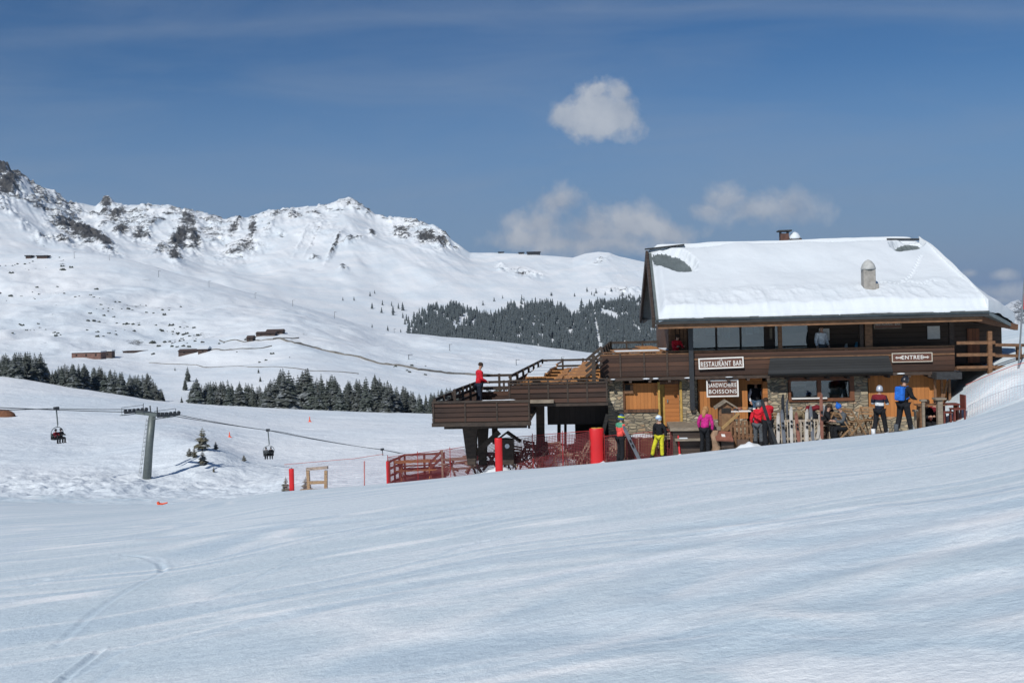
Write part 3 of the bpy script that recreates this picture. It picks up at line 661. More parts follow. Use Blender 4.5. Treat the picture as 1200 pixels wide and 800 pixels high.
# ragged slate/metal edge showing under the snow, gutter, fascia
m=MB(); x=EL_.x
while x<ER_.x-.3:
    l=random.uniform(.3,.9); h=random.uniform(.02,.05); m.box((x,VE-.05-random.random()*.05,ez-.02),(min(x+l,ER_.x),VE+.55,ez+h),); x+=l
part('eave_slates',m,plain('dark_slate',(.06,.068,.07),.7,.3),roof)
m=MB(); m.box((EL_.x-.02,VE-.02,ez-.17),(ER_.x,VE+.08,ez-.075)); part('gutter',m,plain('dark_gutter',(.035,.036,.036),.6,.2,3,.2),roof)
m=MB(); m.box((EL_.x+.1,VE+.1,ez-.34),(ER_.x-.2,VE+.26,ez-.13)); 
for i in range(20):
    x=EL_.x+.5+i*(ER_.x-EL_.x-.9)/19; m.beam((x,VE+.15,ez-.16),(x,V+.3,ez+.95),.12,.16)
part('eave_beam',m,BL,roof)
for (a,b) in ((EL_,RL_),(RL_,BLk)):
    m=MB(); o=Vector((-.07,0,-.10)); m.beam(a+o,b+o,.1,.42); part('barge_board',m,BE,roof)
m=MB(); m.beam(RL_+Vector((-.15,0,.16)),RL_+Vector((1.5,0,.30)),.3,.05); part('ridge_cap',m,BK,roof); m=MB(); m.beam(RR_+Vector((-1.3,.1,.27)),RR_+Vector((.05,.1,.22)),.3,.06); part('ridge_cap',m,BK,roof)
# boarded gable end under the left verge
m=MB(); gx=EL_.x+.25; gxr=RL_.x+.25
m.add([(gx+.3,V,ztp-.3),(gx+.3,9.6,ztp-.3),(gxr+.3,VR,rz-.25)],[(0,1,2)]); part('gable_boards',m,DV,roof)
m=MB(); a=L(1122,368,-1.3); b=L(1191,381.5,.75); m.beam((a[0],-1.3,a[1]-.02),(b[0],.75,b[1]-.06),.14,.22); part('fascia',m,plain('red_brown_fascia',(.15,.07,.035),.7,.3),roof)
m=MB(); m.add([(LS(1122,-1.2),-1.2,ez-.3),(Q_.x-.1,.8,Q_.z-.1),(Q_.x-.1,9.2,Q_.z-.1),(LS(1122,-1.2),9.2,ez+.4)],[(0,1,2,3)]); part('soffit',m,BE,roof)
# --- snow on the roof
def snowpatch(name,A,B,C,D,th,nx,ny,hole=None,seed=0,edgeN=None):
    """A,B eave; D,C ridge"""
    u=np.linspace(0,1,nx); v=np.linspace(0,1,ny); U,Vv=np.meshgrid(u,v)
    P=[((1-U)*(1-Vv)*A[i]+U*(1-Vv)*B[i]+U*Vv*C[i]+(1-U)*Vv*D[i]) for i in range(3)]
    t=th(U,Vv,P)
    if nx>300: P[1]=P[1]-(1-sstep(0,.06,Vv))*(.0+.10*np.clip(fbm(U*9,U*0,4,251)+.2,0,1))
    Zt=P[2]+t; keep=None
    if hole is not None: hk=hole(U,Vv,P); Zt=np.where(hk>0,Zt,P[2]-.05)
    o=grid_mesh(name,P[0],P[1],Zt,SD,kind=None)
    me=o.data; bm=bmesh.new(); bm.from_mesh(me)
    bd=[e for e in bm.edges if e.is_boundary]; r=bmesh.ops.extrude_edge_only(bm,edges=bd); vs=[x for x in r['geom'] if isinstance(x,bmesh.types.BMVert)]
    for x in vs: x.co.z-= .5 if False else 0
    pl={}
    for x in vs:
        x.co.z=x.co.z-(.13 if (nx>300 and x.co.y<VE+.3) else .42)
    bmesh.ops.recalc_face_normals(bm,faces=bm.faces); bm.to_mesh(me); bm.free()
    o.parent=roof; return o
def holeq(U,Vv,P):
    r=np.full(U.shape,99.)
    for (px,py,a,b,ro) in ((787,309,24,9.5,20),(1064,293,16,7.5,-8)):
        wx=BM.translation.x+P[0]*math.cos(TH)+P[1]*math.sin(TH); wy=BM.translation.y-P[0]*math.sin(TH)+P[1]*math.cos(TH)
        qx,qy=projA(wx,wy,P[2]+.05); du=qx-px; dv=qy-py
        th=math.radians(ro); x=du*math.cos(th)+dv*math.sin(th); y=-du*math.sin(th)+dv*math.cos(th)
        r=np.minimum(r,(x/a)**2+(y/b)**2+.35*fbm(U*40,Vv*20,3,219))
    return r
def th_front(U,Vv,P):
    t=.36+.11*fbm(U*4,Vv*2,3,200)+.018*fbm(U*18,Vv*9,3,203)
    low=1-sstep(.22,.34,Vv+.05*fbm(U*6,Vv*0,2,207))
    t=t+low*(.05+.10*(ridged(U*22,Vv*8,3,209)-.5))
    t=t+.16*sstep(.2,.32,U)*(1-sstep(.55,.7,U))*sstep(.5,.85,Vv)            # hump near the ridge
    t=t-.10*np.exp(-((U-.5)/.12)**2-((Vv-.62)/.2)**2)
    # footprints climbing towards the right end
    for i in range(22):
        f=i/21; x=.80+.13*f**.8; y=.30+.36*f
        t=t-.06*np.exp(-(((U-x-.006*(i%2))/.004)**2+((Vv-y)/.010)**2))
    for i in range(16):
        x=.72+.012*i; t=t-.05*np.exp(-(((U-x)/.004)**2+((Vv-.27-.02*math.sin(i))/.012)**2))
    t=t*(.25+.75*sstep(0,.03,U))
    t=t*(.12+.88*sstep(1,2.2,holeq(U,Vv,P)))
    t=t*(.35+.65*sstep(0,.05,Vv))*(.55+.45*sstep(0,.10,1-Vv))
    return t
def hole_front(U,Vv,P): return np.where(holeq(U,Vv,P)<1,-1,1)
sn=snowpatch('snow_cover',EL_+Vector((.12,0,.01)),ER_+Vector((-.02,0,.01)),RR_+Vector((.0,0,.01)),RL_+Vector((.12,0,.01)),th_front,420,150,hole_front)
sn=snowpatch('snow_cover',BLk,BRk,RR_,RL_,lambda U,Vv,P:.35+.05*fbm(U*8,Vv*5,3,230)-.25*(1-sstep(0,.04,np.minimum(U,1-U))),60,30)
sn=snowpatch('snow_cover',ER_+Vector((-.02,0,.0)),Q_,Q2_,RR_,lambda U,Vv,P:.38+(1-Vv)*(.05+.12*np.sin(PI*U))+.26*Vv*(1-Vv)*2+.06*fbm(U*5,Vv*4,3,235),70,70)
# corrugations of the bare sheet
for (px0,px1,py,) in ((762,812,308),(1046,1080,294)):
    m=MB(); a=L(px0,py,3.6)[0]; b=L(px1,py,3.6)[0]; n=int((b-a)/.17)
    for i in range(n):
        x=a+i*(b-a)/n
        def on(f): 
            q=(EL_*(1-f)+RL_*f); return Vector((x,q.y,q.z+.005))
        m.beam(on(.62 if px0<900 else .72),on(.985),.05,.04)
    part('roof_ribs',m,MT_,roof)
# chimneys
def onroof(px,py):
    a,b=un(px,py); best=None
    for i in range(0,200):
        f=i/200; v=VE+(VR-VE)*f; z=ez+(rz-ez)*f; zz=L(px,py,v)[1]
        if best is None or abs(zz-z)<best[0]: best=(abs(zz-z),v,z,L(px,py,v)[0])
    return best[3],best[1],best[2]
x,v,z=onroof(1019,350); hgt_=40/1200*42
m=MB(); m.box((x-.24,v-.2,z-.3),(x+.2,v+.22,z+hgt_-.33)); m.box((x+.1,v-.15,z-.3),(x+.32,v+.15,z+.55)); ch=part('chimney',m,plain('grey_render',(.3,.28,.25),.9,.25),roof,bev=.03)
m=MB(); m.lathe([(.27,0),(.27,.06),(.22,.2),(.12,.32),(.03,.37)],(x-.02,v,z+hgt_-.33),14); part('chimney_cap',m,plain('grey_render_light',(.42,.42,.40),.9,.2),ch,smooth=True)
m=MB(); m.lathe([(.20,0),(.20,.08)],(x-.02,v,z+hgt_-.34),8); part('smoke_slot',m,IN,ch)
x=L(919,286,VR+.4)[0]; zt_=L(919,270,VR+.4)[1]
m=MB(); m.box((x-.17,VR+.2,rz-.2),(x+.17,VR+.6,zt_-.14)); ch=part('chimney',m,plain('brick_red',(.10,.05,.038),.9,.3),roof); 
m=MB(); m.box((x-.26,VR+.1,zt_-.06),(x+.28,VR+.7,zt_)); 
for a in (-.15,.15): m.box((x+a-.02,VR+.22,zt_-.14),(x+a+.02,VR+.27,zt_-.06)); m.box((x+a-.02,VR+.52,zt_-.14),(x+a+.02,VR+.57,zt_-.06))
part('chimney_cap',m,BK,ch)
x=L(932.5,286,VR+.3)[0]
m=MB(); m.box((x-.22,VR+.1,rz+.05),(x+.22,VR+.5,rz+.42)); ch=part('vent_hood',m,BE,roof); m=MB(); m.lathe([(.25,0),(.24,.08),(.14,.24),(.03,.3)],(x-.03,VR+.3,rz+.41),12); part('snow_cap',m,SD,ch,smooth=True)
# snow lumps along the balcony edge
for px in (757,768,807,854,1055,1112,718):
    m=MB(); x=LS(px,v0); m.ell((x,v0-.07,zb-.08),(random.uniform(.06,.2),.06,random.uniform(.02,.035)),8,5)
    o=part('snow_patch',m,SD,smooth=True)
# --- signs (things on the house front)
def sign(name,label,px0,py0,px1,py1,v,lines,fs,arrows=None,tilt=0,frame=.045,fm=WH,tm=None):
    a,b,c,d=R(px0,py0,px1,py1,v); cx,cz=(a+b)/2,(c+d)/2; w_,h_=b-a,d-c
    e=empty(name,toW(cx,v,cz),-TH,label,'sign'); e.rotation_euler=(0,-tilt,-TH)
    m=MB(); m.box((-w_/2+.01,-.015,-h_/2+.01),(w_/2-.01,.03,h_/2-.01)); m.build('panel',SB,e)
    m=MB(); f=frame
    for (p,q,r_,s_) in ((-w_/2,-h_/2,w_/2,-h_/2+f),(-w_/2,h_/2-f,w_/2,h_/2),(-w_/2,-h_/2+f,-w_/2+f,h_/2-f),(w_/2-f,-h_/2+f,w_/2,h_/2-f)): m.box((p,-.04,q),(r_,.03,s_))
    m.build('frame',fm,e,bev=.008)
    for (txt,zo,xo,sz) in lines:
        cu=bpy.data.curves.new('lettering','FONT'); cu.body=txt; cu.size=sz; cu.align_x='CENTER'; cu.align_y='CENTER'; cu.extrude=.006; cu.offset=sz*.012; cu.space_character=1.15
        t=bpy.data.objects.new('lettering',cu); COL.objects.link(t); bpy.context.view_layer.update()
        me=bpy.data.meshes.new_from_object(t); bpy.data.objects.remove(t)
        xs=[q.co.x for q in me.vertices]; ww=max(xs)-min(xs); k_=min(1,(w_-2*f-.05)/ww) if xo==0 else 1
        for q in me.vertices: q.co.x*=k_
        me.materials.clear(); me.materials.append(tm or WH); o=bpy.data.objects.new('lettering',me); COL.objects.link(o); o.parent=e; o.location=(xo*w_,-.03,zo*h_); o.rotation_euler=(PI/2,0,0)
    if arrows:
        for sx,zo in arrows:
            m=MB(); x=sx*w_*.5; z=zo*h_; s_=1 if sx<0 else -1
            m.box((x-.10,-.03,z-.018),(x+.10,-.016,z+.018)); 
            for (p,q) in (((x-.1,z),1),((x+.1,z),-1)):
                m.prism([(p[0]-.03*q,p[1]),(p[0]+.04*q,p[1]+.05),(p[0]+.04*q,p[1]-.05)],-.03,-.016)
            m.build('arrow',tm or WH,e)
    return e
sign('sign_board','white framed brown RESTAURANT BAR board on the balcony parapet',818.5,418.8,871.5,431.8,v0-.09,[('RESTAURANT BAR',-.08,0,.27),('LE',.27,.001,.09)],0,tilt=-math.radians(-1.2),frame=.05)
sign('sign_board','white framed brown SANDWICHERIE BOISSONS board on the orange wall',827.8,444.6,865.5,465,-.36,[('SANDWICHERIE',.17,0,.22),('BOISSONS',-.19,0,.21)],0,frame=.055,tilt=.004)
# small marks either side of BOISSONS are carved sprigs
sign('sign_board','long ENTREE board with two arrows below the balcony rail',1045,413.2,1092.5,424.2,v0-.07,[('ENTREE',0,.001,.2)],0,arrows=((-.66,0),(.66,0)),frame=.03,fm=plain('cream_paint',(.55,.5,.42),.6,.1))
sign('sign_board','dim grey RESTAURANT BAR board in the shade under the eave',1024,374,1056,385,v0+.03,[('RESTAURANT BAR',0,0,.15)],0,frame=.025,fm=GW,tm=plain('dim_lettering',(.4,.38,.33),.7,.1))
# --- terrace ground in front of the house
# --- timber walkway ramp to the right of the house
m=MB(); z1=LZ(433,1160,-.4)
a=LS(1121,-.6); b=LS(1165,-.6); m.box((a,-.9,z1-.0),(b,3.0,z1+.1)); part('balcony_floor',m,BL)
fn=empty('timber_railing',toW(LS(1162,-1.0),-1.0,LZ(436,1162,-1.0)),-TH,'brown two rail timber railing at the right end of the balcony over the snow bank','railing')
iv=fn.matrix_basis.inverted() if False else None
def lo(px,py,v): 
    s,z=L(px,py,v); r=Vector((s,v,z))-Vector((LS(1162,-1.0),-1.0,LZ(436,1162,-1.0))); return r
m=MB()
for (y,x0_,x1_) in ((401.5,1121,1166),(415.5,1121,1166),(430,1121,1166)): m.beam(lo(x0_,y+.3,-1),lo(x1_,y-.3,-1),.07,.11 if y<420 else .09)
m.build('rail',BL,fn)
m=MB(); m.beam(lo(1160,438,-1),lo(1159.5,388,-1),.14,.14); m.build('post',BL,fn)
m=MB(); m.beam(lo(1194.5,432,-.2),lo(1193.5,403,-.2),.16,.16); m.build('post',BL,fn)
m=MB()
for (y,) in ((405,),(417.5,),(431,)): m.beam(lo(1166,y-1,-.9),lo(1206,y-.5,-.1),.07,.11)
m.build('rail',BL,fn)
# flag pole at the right edge
fp=empty('flag_pole',G(1192.5,36)-Vector((0,0,.0)),0,'thin grey pole with a red flag at the right edge of the picture','flag pole')
top=W(1200.5,325,36)-fp.location; m=MB(); m.tube([(0,0,-.3),top],[.035,.022],8); m.build('pole',plain('grey_metal',(.22,.24,.25),.4,.1,4,.5),fp)
m=MB(); p1=W(1199.6,343,36)-fp.location; p2=W(1199,362,36)-fp.location
m.add([p1,p1+Vector((.35,.1,-.05)),p1+Vector((.7,-.05,-.12)),p2+Vector((.65,.0,-.15)),p2+Vector((.33,.08,-.08)),p2]+[q+Vector((0,.012,0)) for q in (p1,p1+Vector((.35,.1,-.05)),p1+Vector((.7,-.05,-.12)),p2+Vector((.65,.0,-.15)),p2+Vector((.33,.08,-.08)),p2)],[(0,1,4,5),(1,2,3,4),(6,11,10,7),(7,10,9,8),(0,5,11,6),(2,8,9,3)])
m.build('flag',plain('red_cloth',(.55,.04,.04),.7,.15),fp)
# ================================================================ TIMBER DECKS
deck=empty('timber_deck',toW(0,0,0),-TH,'stepped dark timber sun deck on splayed posts left of the restaurant','deck')
BR=planks('deck_boards',(.052,.024,.014),.19,'z',.6,.9)
FL=planks('deck_floor_boards',(.16,.12,.085),.15,'y',.4,.6)
DT=plain('deck_timber',(.042,.029,.021),.8,.45,4,0,.4,(1,1,3))
SNT=plain('deck_snow',(.8,.83,.86),.6,.04,3)
def dp(name,mb,mat,parent=None,**k): return mb.build(name,mat,parent or deck,**k)
def guard(v,px0,px1,pt,pb,mat=BR,rail=True,parent=None):
    """boarded front guard between two image columns on the plane y=v"""
    a=LS(px0,v,pt);b=LS(px1,v,pt); cx=(px0+px1)/2; z1=LZ(pt,cx,v); z0=LZ(pb,cx,v)
    m=MB(); n=int((z1-z0)/.17)
    for i in range(n):
        z=z0+(z1-z0)*i/n; m.box((a,v+.01*(i%2),z+.012),(b,v+.04+.01*(i%2),z+(z1-z0)/n-.012))
    m.box((a+.02,v+.05,z0),(b-.02,v+.06,z1-.02))
    return a,b,z0,z1,m
def rail3(p,q,z0,h,parent,nposts,mat=DT,bars=3,name='side_rail'):
    m=MB(); p=Vector(p); q=Vector(q)
    for i in range(bars):
        z=z0+h*(i+1)/bars-.05; m.beam(p+Vector((0,0,z)),q+Vector((0,0,z)),.05,.10)
    m.build(name,mat,parent)
    for i in range(nposts+1):
        c=p.lerp(q,i/nposts); m=MB(); m.beam(c+Vector((.05,0,z0-.1)),c+Vector((.05,0,z0+h+.02)),.09,.09); m.build('post',mat,parent)
# middle deck
vm=-1.5; a,b,z0,z1,m=guard(vm,595,712,449.5,472); dp('parapet',m,BR); mz0,mz1=z0,z1; ma,mb_=a,b
zfm=z0+.18; vb=10.5
m=MB(); m.box((a,vm+.07,z0-.02),(b,vb,zfm)); dp('deck_floor',m,FL)
m=MB(); m.box((a,vm-.02,z0-.12),(b,vm+.12,z0-.021)); m.box((a,vm-.04,z1+.002),(b,vm+.1,z1+.06)); m.box((a,vm-.03,z1+.12),(b,vm+.05,z1+.17))
for f in np.linspace(0,1,6): m.box((a+.03+(b-a-.1)*f,vm-.02,z0),(a+.09+(b-a-.1)*f,vm-.001,z1+.12))
dp('handrail',m,DT)
m=MB(); m.box((LS(597,vm),vm-.2,z0+.02),(LS(648,vm),vm-.07,z0+.14)); dp('snow_shelf',m,GW)
hR=z1-zfm+.28
rail3((a+.05,vm+.1,0),(a+.55,vb,0),zfm,hR+.05,deck,6)
rail3((a+.55,vb,0),(LS(706,vb),vb,0),zfm,hR+.05,deck,3,name='back_rail')
# upper deck (side + back rails; its boarded front belongs to the balcony)
zfu=zf; a2=s0; vb2=8.2
rail3((a2+.05,v0+.2,0),(a2+.45,vb2,0),zfu,.92,deck,4)
rail3((a2+.45,vb2,0),(uL-.05,vb2,0),zfu,.92,deck,3,name='back_rail')
# lower deck
vl=-2.4; a3,b3,l0,l1,m=guard(vl,506,621,471.5,494); dp('parapet',m,BR)
zfl=l0+.12
m=MB(); m.box((a3,vl+.07,l0-.02),(b3,6.8,zfl)); dp('deck_floor',m,FL)
m=MB(); m.box((a3-.02,vl-.03,l0-.16),(b3+.02,vl+.14,l0-.021)); m.box((a3,vl-.05,l1+.002),(b3,vl+.1,l1+.07)); 
for f in np.linspace(0,1,4): m.box((a3+.03+(b3-a3-.1)*f,vl-.03,l0),(a3+.08+(b3-a3-.1)*f,vl-.001,l1))
dp('edge_beam',m,DT)
rail3((a3+.05,vl+.1,0),(a3+.6,6.8,0),zfl,l1-zfl+.15,deck,6)
rail3((a3+.6,6.8,0),(a+.1,6.8,0),zfl,l1-zfl+.15,deck,2,name='back_rail')
# dark inner guard and second sloping rail of the lower deck
m=MB(); v=2.2; m.box((LS(538,v),v,LZ(474,560,v)),(a-.02,v+.05,LZ(459,560,v))); dp('inner_guard',m,BR)
rail3((LS(530,vl+.3),vl+.4,0),(LS(558,2.2,450),2.2,0),zfl+.35,l1-zfl+.1,deck,3)
rail3((LS(562,2.3),2.3,0),(a+.0,2.3,0),zfl+.5,.8,deck,2,name='back_rail')
# slatted stair rail between middle and upper deck
m=MB(); 
for i in range(4):
    z=.12+.2*i; p_=L(688,434,vm+.6); q_=L(704,418,vm+.6); m.beam((p_[0]-.05,vm+.5,p_[1]-.35+z),(q_[0]+.05,vm+.5,q_[1]-.35+z),.04,.1)
dp('stair_rail',m,DT)
m=MB(); p_=L(696,440,vm+.3); m.box((p_[0]-.07,vm+.2,mz1-.1),(p_[0]+.07,vm+.34,p_[1]+.75)); dp('post',m,DT)
# dark skirt under the middle deck and deck posts
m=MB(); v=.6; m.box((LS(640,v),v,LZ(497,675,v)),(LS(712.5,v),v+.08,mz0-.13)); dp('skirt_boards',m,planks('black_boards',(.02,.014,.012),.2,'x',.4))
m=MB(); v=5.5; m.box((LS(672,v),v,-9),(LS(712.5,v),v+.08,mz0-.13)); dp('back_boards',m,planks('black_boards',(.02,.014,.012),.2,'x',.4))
def pillar(px0t,px1t,pt,px0b,px1b,pb,v,th=.35):
    a_,z_=L(px0t,pt,v); b_,_=L(px1t,pt,v); c_,zb_=L(px0b,pb,v); d_,_=L(px1b,pb,v); z_=max(z_,l0-.12) if False else z_
    m=MB(); m.prism([(a_,z_),(b_,z_),(d_,zb_),(c_,zb_)],v,v+th); dp('post',m,DT)
pillar(541,559,496,548,557,545,-.9); pillar(559,572,496,561,569,545,.2); pillar(576,583,496,577,582,520,.9,.2)
pillar(628,637.5,474,629,638,548,.1,.35); pillar(617,621,490,619,621,502,-2.0,.2)
pillar(653,657,495,653,657,530,3.0,.2); pillar(661,664,495,661,664,530,3.2,.2)
m=MB(); p_=L(556,532,-.6); q_=L(585,506,-.6); m.beam((p_[0],-.6,p_[1]),(q_[0],-.6,q_[1]),.14,.2); dp('brace',m,DT)
m=MB(); p_=L(700,506,.1); q_=L(712,485,.1); m.beam((p_[0],.1,p_[1]-.8),(q_[0],.1,q_[1]),.1,.14); dp('brace',m,GW)
m=MB(); m.box((a3+.3,-1.6,l0-.34),(b3-.2,-1.35,l0-.17)); m.box((a3+.5,1.0,l0-.34),(b3-.2,1.25,l0-.17)); dp('bearer',m,DT)
# snow left lying on decks
def snowbit(x0,x1,y0,y1,z,th,seed):
    nx,ny=24,16; U,Vv=np.meshgrid(np.linspace(0,1,nx),np.linspace(0,1,ny)); e=np.minimum.reduce([U,1-U,Vv,1-Vv])
    h=th*(sstep(0,.25,e+.2*fbm(U*4,Vv*4,3,seed))+.3*fbm(U*5,Vv*4,3,seed+1))-.03
    o=grid_mesh('snow_cover',x0+(x1-x0)*U,y0+(y1-y0)*Vv,z+h,SNT,kind=None); o.parent=deck
snowbit(a+.4,mb_-.4,.5,10.,zfm,.14,301); snowbit(a2+.6,uL-.4,1,7.5,zfu,.10,305); snowbit(LS(556,vl),LS(610,vl),vl-.02,vl+.12,l1+.06,.05,307)
snowbit(a3+.6,a+0,4.2,6.6,zfl,.08,309)
# ================================================================ FURNITURE
OWD=plain('warm_pine',(.40,.185,.06),.65,.3,5,0,.3,(1,1,1)); GWD=plain('weathered_pine',(.30,.24,.18),.85,.3,5)
SNF=snow_mat('furniture_snow','soft')
def picnic(mat,snow=True,L_=1.8):
    e=empty('picnic_table'); 
    m=MB(); 
    for i in range(5): m.box((-L_/2,-.36+i*.147,.72),(L_/2,-.36+i*.147+.135,.755))
    m.build('table_top',mat,e)
    for s_ in (-1,1):
        m=MB(); m.box((-L_/2,s_*.72-.13,.43),(L_/2,s_*.72-.01,.465)); m.box((-L_/2,s_*.72+.0,.43),(L_/2,s_*.72+.12,.465)); m.build('bench',mat,e)
    for s_ in (-1,1):
        m=MB(); x=s_*(L_/2-.3); m.beam((x,-.62,0),(x,.22,.72),.045,.11); m.beam((x+.046,.62,0),(x+.046,-.22,.72),.045,.11); m.beam((x,-.83,.40),(x,.83,.40),.04,.1); m.build('leg',mat,e)
    if snow:
        m=MB(); m.box((-L_/2+.04,-.33,.755),(L_/2-.04,.33,.80)); m.build('snow_cover',SNF,e,bev=.03)
    return e
def chair(mat):
    e=empty('folding_chair')
    for s_ in (-1,1):
        m=MB(); m.beam((s_*.24,-.30,0),(s_*.24,.30,.92),.03,.05); m.beam((s_*.205,.32,0),(s_*.205,-.24,.5),.03,.05); m.build('leg',mat,e)
    m=MB()
    for i in range(5): m.box((-.22,-.24+i*.095,.455),(.22,-.24+i*.095+.075,.475))
    m.build('seat',mat,e)
    m=MB()
    for i in range(3): m.box((-.235,.17+.035*i,.66+.10*i),(.235,.19+.035*i,.73+.10*i))
    m.build('backrest',mat,e)
    return e
def local(s_,v_,z_): return toW(s_,v_,z_)
# tables on the middle deck
T0=picnic(OWD,True); T1=picnic(OWD,False); tab=[]
mid_spots=[]
lab=['nearest the slatted stair rail','beside it, second from the stair','third from the stair, snow lying on its top','at the near left end of the row']
rows=[(0.1,2),(2.3,2),(4.5,2),(6.7,2),(9.0,2)]
k=0
names_r=['front','second','third','fourth','back']; names_c=['leftmost','second from the left','third from the left','rightmost']
for ri,(vv,n) in enumerate(rows):
    for ci in range(n):
        f=(ci+.5)/n; xl=a+ .6+ri*.45; xr=mb_-.5-(.0 if ri else .6); x=a+.95+(mb_-a-1.9)*(ci+.0)+.05*ri
        sw=(ri*3+ci)%3==0; t=copy_tree(T0 if sw else T1)
        t.location=local(x,vv,zfm); t.rotation_euler=(0,0,-TH+PI/2+random.uniform(-.12,.12)); t.scale=(1.1,1,1)
        nm='right one' if ci else 'left one'
        tag(t,f'{"snow topped" if sw else "bare orange"} picnic table on middle deck, {nm} in {names_r[ri]} row','picnic table','picnic tables on the middle deck'); k+=1
k=0
for (px,vv) in ((728,2.2),(746,1.0),(768,3.2),(785,2.0),(757,5.6)):
    t=copy_tree(T0 if k%2 else T1); t.location=local(LS(px,vv,408),vv,zfu); t.rotation_euler=(0,0,-TH+random.choice((0,PI/2))+.1)
    tag(t,'orange picnic table on the upper deck, '+['leftmost, by the corner of the rail','second from the left behind the boarded guard','right of the middle','closest to the sunlit corner of the house','farthest back by the rear rail'][k],'picnic table','picnic tables on the upper deck'); k+=1
# low platform/steps in front of the left door
pl=empty('timber_platform',toW(LS(800,-1.6),-1.6,0),-TH,'low grey timber platform with a dark step in front of the orange door','platform')
pz=LZ(500,805,-1.9); x0_=LS(783,-1.9)-LS(800,-1.6); x1_=LS(842,-1.9)-LS(800,-1.6)
m=MB(); m.box((x0_,-.5,pz-.12),(x1_,1.5,pz)); m.build('platform_top',GW,pl)
m=MB(); m.box((x0_+.1,-.4,pz-1.6),(x1_-.05,1.4,pz-.121)); m.build('skirt',planks('dark_skirt',(.06,.04,.03),.2,'z',.4),pl)
m=MB(); m.box((x0_+.15,-.75,pz-.45),(x1_-.2,-.5,pz-.38)); m.build('step',GW,pl); m=MB(); m.box((x0_+.3,-.72,pz-.38),(x0_+.6,-.55,pz-.345)); m.build('snow_patch',SNF,pl,bev=.02)
# terrace under the right part of the house
tz=LZ(506,950,-.8)
tr=MB(); tr.box((LS(846,-1.3),-1.75,-7),(LS(1118,-1),.0,LZ(513,990,-1.7))); tr=tr.build('terrace',plain('terrace_boards',(.13,.1,.075),.85,.4),None); tr.matrix_world=BM; tag(tr,'brown boarded terrace along the foot of the kitchen window wall','terrace')
TZ=LZ(513,990,-1.7)
# ================================================================ NETS, PADS
def net(pts,h,mat,label,cat='net',name='safety_net',group=None,sag=.03,postmat=None,posts=True,uvs=1):
    o0=Vector(pts[0]); e=empty(name,o0,0,label,cat,group)
    V_=[];Fc=[];UV=[]; n=0; u=0
    P=[]
    for i in range(len(pts)-1):
        a_,b_=Vector(pts[i])-o0,Vector(pts[i+1])-o0
        for j in range(6): P.append((a_.lerp(b_,j/6),j/6))
    P.append((Vector(pts[-1])-o0,0))
    prev=None
    for (p,f) in P:
        if prev is not None: u+=(p-prev).length
        prev=p; V_+= [p+Vector((0,0,.02)),p+Vector((0,0,h-sag*4*f*(1-f)*2))]; UV.append(u)
    me=bpy.data.meshes.new('net'); fs=[(2*i,2*i+2,2*i+3,2*i+1) for i in range(len(P)-1)]
    me.from_pydata([tuple(v) for v in V_],[],fs); uvl=me.uv_layers.new(name='UVMap')
    for i in range(len(fs)):
        for k_,(uu,vv) in enumerate(((UV[i],0),(UV[i+1],0),(UV[i+1],h),(UV[i],h))): uvl.data[i*4+k_].uv=(uu*uvs,vv*uvs)
    me.materials.append(mat); ob=bpy.data.objects.new('net',me); COL.objects.link(ob); ob.parent=e
    if posts:
        for p in pts:
            q=Vector(p)-o0; m=MB(); m.tube([q-Vector((0,0,.2)),q+Vector((0,0,h+.08))],.016,6); m.build('post',postmat or plain('red_pole',(.30,.02,.02),.5,.1),e)
    m=MB(); m.tube([Vector(p)-o0+Vector((0,0,h)) for p in pts],.012,4); m.build('top_cord',postmat or plain('red_pole',(.30,.02,.02),.5,.1),e)
    return e
NR=net_mat('red_netting',(.13,.012,.016),.06,.30); NP=net_mat('pale_red_netting',(.50,.36,.38),.09,.07)
def gp(px,D,dz=0): g=G(px,D); g.z+=dz; return g
net([gp(455,44.2),gp(490,42.6),gp(528,41.2),gp(560,40.2),gp(583,39.2)],1.15,NR,'dark red safety net on the snow between the wooden ramp and the slim red pad')
net([gp(589,39),gp(625,38.4),gp(660,38.0),gp(692,37.7)],1.25,NR,'dark red safety net between the slim and the wide red pads, folded chairs behind it')
net([gp(709,37.5),gp(735,37.4),gp(768,37.2),gp(793,37.0)],1.0,NR,'dark red safety net behind the coral jacket and yellow trousers skiers')
net([gp(796,36.9),gp(815,36.8),gp(838,36.7)],.9,NR,'short dark red net in front of the timber platform')
net([gp(334,50.5),gp(372,49),gp(415,47.5),gp(450,45.5)],1.35,NP,'pale pink net running from the far red pad to the wooden ramp',posts=False,postmat=plain('faded_red_pole',(.5,.15,.13),.6,.1))
net([gp(1133,34.4),gp(1160,34.0),gp(1190,33.6),gp(1225,33.2)],1.15,NP,'pale pink net on the snow bank right of the terrace',postmat=plain('faded_red_pole',(.5,.15,.13),.6,.1),posts=False)
RP=plain('red_vinyl',(.56,.012,.016),.45,.08,2,0,.1)
